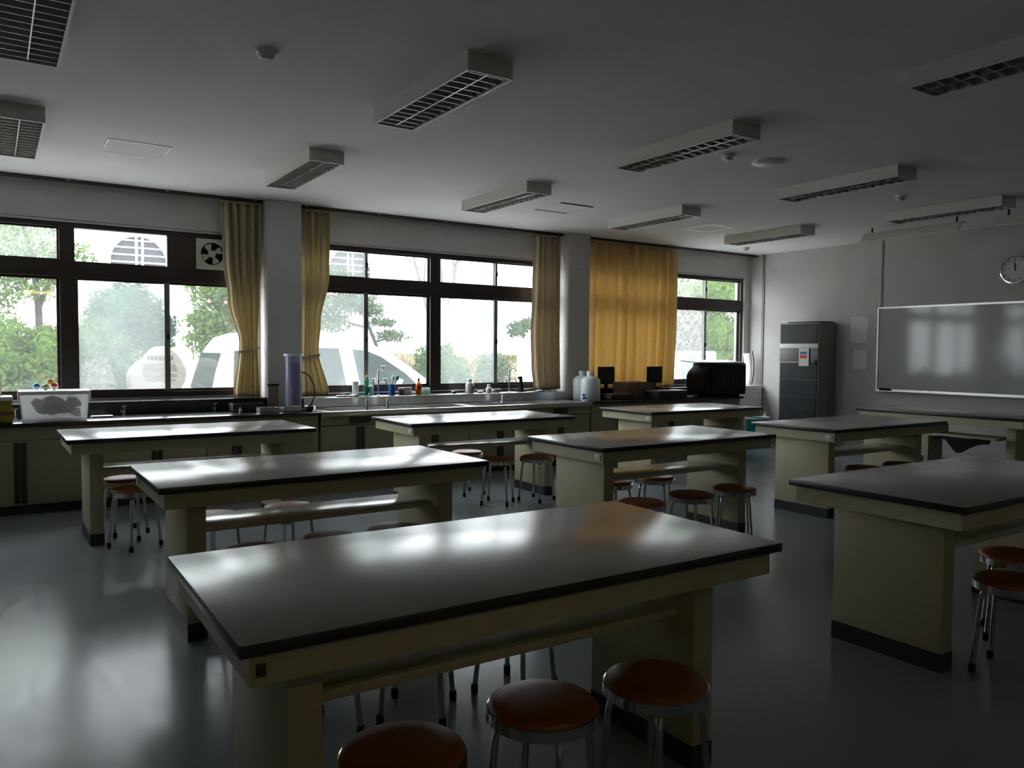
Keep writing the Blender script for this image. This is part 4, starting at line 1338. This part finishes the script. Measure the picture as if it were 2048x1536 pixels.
q.build('inscription', MT['engrave'], mo, smooth=0)
bs0 = MB().box(1.55, 2.72, -.14, .55, GZ, .30, .05).build('plinth', MT['stone'], mo)

def leaves(blobs, n, size, seed, flat=0.0, shell=.55):
    r_ = random.Random(seed)
    vs, fs = [], []
    tot = sum(b[3] * b[4] + b[4] * b[5] + b[3] * b[5] for b in blobs)
    for b in blobs:
        k = int(n * (b[3] * b[4] + b[4] * b[5] + b[3] * b[5]) / tot)
        for _ in range(k):
            while True:
                u = Vector((r_.gauss(0, 1), r_.gauss(0, 1), r_.gauss(0, 1)))
                if u.length > 1e-3: break
            u.normalize()
            rad = shell + (1 - shell) * r_.random() ** .6
            rad *= 1 + .16 * math.sin(5 * u.x + seed) * math.sin(6 * u.z + 2 * u.y) + r_.uniform(-.05, .12)
            c = Vector((b[0] + u.x * b[3] * rad, b[1] + u.y * b[4] * rad, b[2] + u.z * b[5] * rad))
            nrm = (u + Vector((r_.gauss(0, .7), r_.gauss(0, .7), r_.gauss(0, .7) + flat))).normalized()
            a = nrm.cross(Vector((r_.random() - .5, r_.random() - .5, r_.random() - .5))).normalized()
            d_ = nrm.cross(a)
            s = size * r_.uniform(.7, 1.35)
            i0 = len(vs)
            vs += [c - a * s, c + d_ * s * .42, c + a * s, c - d_ * s * .42]
            fs.append((i0, i0 + 1, i0 + 2, i0 + 3))
    return vs, fs
def foliage(name, blobs, n, size, m, parent, seed, core=0, **k):
    vs, fs = leaves(blobs, n, size, seed, **k)
    if core:
        for b in blobs:
            i0 = len(vs)
            NU, NV = 18, 10
            for v in range(NV + 1):
                for u in range(NU):
                    th, ph = PI * v / NV, 2 * PI * u / NU
                    q = Vector((math.sin(th) * math.cos(ph), math.sin(th) * math.sin(ph), math.cos(th)))
                    w_ = core * (1 + .16 * math.sin(5 * q.x + seed) * math.sin(6 * q.z + 2 * q.y))
                    vs.append(Vector((b[0] + q.x * b[3] * w_, b[1] + q.y * b[4] * w_, b[2] + q.z * b[5] * w_)))
            for v in range(NV):
                for u in range(NU):
                    fs.append((i0 + v * NU + u, i0 + v * NU + (u + 1) % NU, i0 + (v + 1) * NU + (u + 1) % NU, i0 + (v + 1) * NU + u))
    me = bpy.data.meshes.new(name)
    me.from_pydata([tuple(v) for v in vs], [], fs)
    me.materials.append(m)
    o = bpy.data.objects.new(name, me)
    COL.objects.link(o)
    if parent: o.parent = parent
    return o
GT = 'trees and shrubs outside'
def plant(name, label, cat, base, blobs, n, size, m, seed, trunks=(), bark='bark', **k):
    t = thing(name, label, cat, base, 0, GT)
    bl = [(b[0] - base[0], b[1] - base[1], b[2] - base[2], b[3], b[4], b[5]) for b in blobs]
    if n: foliage('foliage', bl, n, size, m, t, seed, **k)
    for tr_ in trunks:
        pts, r_ = tr_
        MB().tube([(p[0] - base[0], p[1] - base[1], p[2] - base[2]) for p in pts], r_, 8).build('trunk', MT[bark], t, smooth=60)
    return t
plant('broadleaf_tree', 'tall leafy tree with a dark trunk behind the left window', 'tree', (.80, 17, GZ),
      [(.1, 17, 3.75, 1.2, 1.0, .85), (-.9, 17.2, 3.3, 1.1, .8, 1.0), (.95, 17, 3.05, .42, .5, .42), (.35, 16.9, 2.95, .5, .5, .35), (-.5, 17, 2.4, .7, .6, .6), (1.35, 17.1, 3.1, .4, .4, .4), (.75, 17, 2.6, .4, .4, .3), (.2, 16.8, 2.5, .45, .4, .35), (-.1, 17, 1.9, .6, .5, .4)], 11000, .05, MT['leafb'], 1,
      [([(.80, 17, GZ), (.78, 17, 1.2), (.76, 17, 2.2), (.7, 17, 3.0), (.5, 17, 3.8)], [.08, .07, .06, .05, .03]), ([(.77, 17, 2.2), (.95, 17, 2.7), (1.2, 17, 3.1)], [.05, .04, .02]), ([(.74, 17, 2.4), (.4, 17, 2.8), (0, 17, 3.2)], [.05, .04, .02])], 'barkdark', shell=.3)
plant('leafy_bush', 'bright green bush filling the lower left window', 'bush', (.2, 13, GZ),
      [(.05, 13, 1.25, .55, .5, .58), (.62, 13, 1.15, .42, .45, .62), (-.7, 13, 1.1, .6, .5, .7), (.3, 13, .55, .8, .5, .6)], 13000, .042, MT['leafb'], 2, [([(.2, 13, GZ), (.2, 13, .7)], .03)], 'barkdark', core=.80, shell=.72)
plant('leafy_bush', 'grey green bush behind the dusty pane of the left window', 'bush', (1.3, 14.75, GZ),
      [(1.32, 14.75, 1.35, .52, .42, .56), (1.69, 14.8, 1.15, .45, .40, .5), (.9, 14.78, 1.3, .42, .42, .52), (1.3, 14.75, .7, .8, .4, .5)], 8000, .042, MT['leafa'], 3, [([(1.35, 14.75, GZ), (1.3, 14.75, .9)], .03)], 'barkdark', core=.80, shell=.72)
plant('bare_shrub', 'low brownish bare shrub left of the memorial stone', 'shrub', (1.37, 13.78, GZ), [(1.37, 13.78, .78, .25, .22, .50)], 2600, .035, MT['twig'], 21, [([(1.37, 13.78, GZ), (1.37, 13.78, .6)], .02)], 'bark', shell=.5, core=.7)
plant('round_tree', 'rounded green tree behind the memorial stone', 'tree', (2.15, 15.8, GZ),
      [(2.05, 15.8, 2.08, .65, .55, .54), (2.47, 15.8, 1.76, .44, .45, .44), (1.8, 15.8, 1.6, .52, .5, .42)], 8500, .044, MT['leafc'], 4, [([(2.15, 15.8, GZ), (2.1, 15.8, 1.0), (2.1, 15.8, 1.8)], [.06, .05, .03])], 'barkdark', core=.80, shell=.72)
cm_ = plant('camellia_tree', 'bright leafy tree with a few pink flowers left of the left curtain', 'tree', (3.5, 15, GZ),
      [(3.55, 15, 2.55, .62, .5, .42), (3.95, 15, 2.3, .5, .5, .5), (3.35, 15, 1.95, .42, .45, .28), (3.6, 15, 1.6, .7, .5, .35)], 6500, .05, MT['leafb'], 5, [([(3.5, 15, GZ), (3.5, 15, 1.4), (3.55, 15, 2.4)], [.06, .05, .03])], 'barkdark', shell=.5, core=.6)
for k, (x, z) in enumerate(((3.22, 2.28), (3.50, 2.27), (3.75, 2.5))):
    MB().ball((x - 3.5, -.5, z - GZ), .03, 8).build('flower', MT['flower'], cm_)
plant('pruned_pine', 'cloud pruned pine behind the van at the middle window', 'tree', (6.35, 14, GZ),
      [(5.25, 14, 2.28, .62, .4, .25), (5.75, 14, 2.36, .45, .4, .22), (6.05, 14, 2.2, .28, .3, .16), (5.15, 14, 1.95, .55, .4, .2), (6.28, 14, 1.98, .27, .3, .09), (6.45, 14, 1.72, .34, .3, .13), (4.8, 14, 2.7, .6, .4, .5), (5.5, 14.2, 2.75, .35, .3, .3)], 8500, .038, MT['leafd'], 6,
      [([(6.35, 14, GZ), (6.3, 14, 1.2), (6.12, 14, 1.62), (6.0, 14, 1.9), (5.95, 14, 2.15)], [.05, .045, .035, .03, .015]), ([(6.12, 14, 1.6), (6.3, 14, 1.65), (6.5, 14, 1.7)], [.02, .018, .01]), ([(6.05, 14, 1.85), (5.6, 14, 1.95), (5.2, 14, 2.2)], [.03, .02, .012])], 'barkdark', shell=.2)
def tw(p, q_, k=3):
    return [Vector(p).lerp(Vector(q_), i / k) for i in range(k + 1)]
plant('bare_tree', 'leafless grey tree with forked trunks in the middle window', 'tree', (10.56, 19.5, GZ), [], 0, 0, None, 7,
      [([(10.73, 19.5, GZ), (10.75, 19.5, 1.50), (10.70, 19.5, 2.48), (10.56, 19.5, 3.24), (10.40, 19.5, 4.65)], [.11, .10, .085, .06, .03]),
       ([(10.70, 19.5, 2.37), (10.89, 19.5, 3.13), (11.00, 19.5, 3.89), (11.32, 19.5, 4.75)], [.08, .06, .045, .02]),
       ([(10.94, 19.5, 3.45), (10.89, 19.5, 4.21), (10.94, 19.5, 5.08)], [.04, .03, .012]),
       ([(10.56, 19.5, GZ), (10.53, 19.5, 1.18), (10.24, 19.5, 2.16), (9.97, 19.5, 3.02), (9.73, 19.5, 3.78), (9.53, 19.5, 4.54)], [.09, .085, .075, .06, .04, .02]),
       ([(9.97, 19.5, 3.02), (10.02, 19.5, 3.78), (10.13, 19.5, 4.65)], [.04, .03, .012]),
       ([(9.75, 19.5, 3.73), (9.42, 19.5, 4.00), (8.99, 19.5, 4.54)], [.025, .018, .008]),
       ([(11.00, 19.5, 3.89), (11.27, 19.5, 4.11), (11.81, 19.5, 4.54)], [.03, .02, .008])], 'bark')
plant('round_shrub', 'clipped round shrub behind the centre post of the middle window', 'shrub', (8.0, 15, GZ), [(8.0, 15, 1.08, .50, .5, .50), (8.35, 15, .9, .4, .4, .4)], 4200, .045, MT['leafa'], 8, [([(8, 15, GZ), (8, 15, .7)], .03)], 'barkdark', shell=.7, core=.8)
plant('round_shrub', 'greyish round shrub left of the right sash of the middle window', 'shrub', (9.38, 15, GZ), [(9.4, 15, .98, .42, .4, .44)], 1800, .045, MT['leafd'], 9, [([(9.38, 15, GZ), (9.38, 15, .6)], .03)], 'barkdark', shell=.5)
plant('small_pine', 'small pruned pine beside the pale right curtain', 'tree', (10.55, 15.4, GZ), [(10.42, 15.4, 2.03, .32, .3, .14), (10.72, 15.4, 2.10, .3, .3, .16), (10.32, 15.4, 1.88, .22, .25, .10), (10.68, 15.4, 1.3, .3, .3, .25)], 1500, .05, MT['leafc'], 10,
      [([(10.55, 15.4, GZ), (10.58, 15.4, 1.2), (10.5, 15.4, 1.7), (10.55, 15.4, 2.03)], [.05, .045, .03, .015])], 'barkdark', shell=.2)
plant('tall_shrub', 'grey brown shrub behind the left pane of the right window', 'shrub', (12.7, 12.5, GZ), [(12.6, 12.5, 1.85, .68, .5, .8), (12.95, 12.6, 1.1, .62, .5, .8)], 8000, .04, MT['twig'], 11, [([(12.7, 12.5, GZ), (12.7, 12.5, 1.5)], .05)], 'bark', shell=.3)
plant('leafy_tree', 'bright green tree behind the right pane of the right window', 'tree', (15.6, 14, GZ), [(15.6, 14, 2.9, 1.0, .7, .6), (15.5, 14, 1.9, .75, .6, .7), (16.2, 14, 1.4, .8, .6, .9), (15.3, 13.8, 1.1, .5, .5, .5)], 11000, .045, MT['leafb'], 12, [([(15.6, 14, GZ), (15.6, 14, 2.5)], [.08, .04])], 'barkdark', shell=.6, core=.7)
plant('leafy_tree', 'dark leafy tree far behind the right window', 'tree', (17.5, 19, GZ), [(17.5, 19, 2.5, 2.4, 1.2, 2.0)], 5000, .10, MT['leafa'], 13, [([(17.5, 19, GZ), (17.5, 19, 2)], .1)], 'barkdark')
# grassy bank behind the shrubs
bm = bmesh.new()
gx, gy = 70, 14
gr = []
for j in range(gy + 1):
    row = []
    for i in range(gx + 1):
        x = 3.5 + 10.5 * i / gx
        v_ = j / gy
        z = GZ + 1.38 * math.sin(PI / 2 * min(1, v_ * 1.6)) ** 1.2 * min(1, (x - 3.5) / 2.5) + .06 * math.sin(x * 3 + j)
        row.append(bm.verts.new((x, 16.2 + 2.4 * v_, z if j < gy else GZ)))
    gr.append(row)
for j in range(gy):
    for i in range(gx):
        bm.faces.new((gr[j][i], gr[j][i + 1], gr[j + 1][i + 1], gr[j + 1][i]))
m_ = MB(); m_.bm.free(); m_.bm = bm
bank = thing('grassy_bank', 'low dry grassy bank in the garden behind the clipped shrubs', 'bank', (0, 0, 0))
m_.build('soil', MT['soil'], bank, smooth=180)
r_ = random.Random(77)
vs, fs = [], []
for k in range(7000):
    x = r_.uniform(4.5, 13.9); v_ = r_.uniform(.02, .62)
    z = GZ + 1.38 * math.sin(PI / 2 * min(1, v_ * 1.6)) ** 1.2 * min(1, (x - 3.5) / 2.5)
    y = 16.2 + 2.4 * v_
    a = r_.uniform(0, PI); h = r_.uniform(.06, .16); w_ = r_.uniform(.008, .02)
    i0 = len(vs)
    dx, dy = math.cos(a) * w_, math.sin(a) * w_
    lx, ly = r_.uniform(-.05, .05), r_.uniform(-.07, .03)
    vs += [(x - dx, y - dy, z - .04), (x + dx, y + dy, z - .04), (x + lx, y + ly, z + h)]
    fs.append((i0, i0 + 1, i0 + 2))
me = bpy.data.meshes.new('grass'); me.from_pydata(vs, [], fs); me.materials.append(MT['grass'])
go = bpy.data.objects.new('grass', me); COL.objects.link(go); go.parent = bank; go['kind'] = 'stuff'
# white box and air conditioner unit outside
ub = thing('utility_box', 'white utility box outside beside the pale right curtain', 'box', (9.72, 14.0, GZ))
MB().box(0, .9, 0, .5, .08, 1.74, .015).build('cabinet', MT['van'], ub)
MB().box(-.03, .93, -.04, .54, 1.74, 1.80, .01).build('roof', MT['van'], ub)
MB().box(-.02, .92, -.02, .52, 0, .08).build('plinth', MT['ground'], ub, smooth=0)
MB().box(.80, .83, -.012, 0, .85, 1.0, .002).build('handle', MT['framealu'], ub)
ac = thing('outdoor_unit', 'white air conditioner unit outside the right window', 'air conditioner', (10.66, 10.6, GZ))
MB().box(0, 1.12, 0, .42, .25, 1.55, .015).build('casing', MT['white'], ac)
for k in (0, 1):
    fx = .34 + .0
    zc = .60 + k * .60
    fr_ = MB().lathe([(.255, -.012), (.27, -.012), (.27, .002), (.255, .002), (.255, -.012)], (.40, 0, zc), 32, 'y').build('fan_guard', MT['acgrey'], ac)
    MB().lathe([(0, -.002), (.255, -.002), (.255, .001), (0, .001)], (.40, 0, zc), 32, 'y').build('fan_opening', MT['acdark'], fr_)
q = MB()
q.box(.72, 1.08, -.006, .002, .95, 1.48)
gg = q.build('side_grille', MT['acslat'], ac, smooth=0)
q = MB()
for k in range(10):
    q.box(.735 + k * .034, .748 + k * .034, -.012, -.005, .96, 1.47)
q.build('bars', MT['white'], gg, smooth=0)
for xx in (.1, .92):
    MB().box(xx, xx + .1, .02, .40, 0, .25, .004).build('foot', MT['ground'], ac)
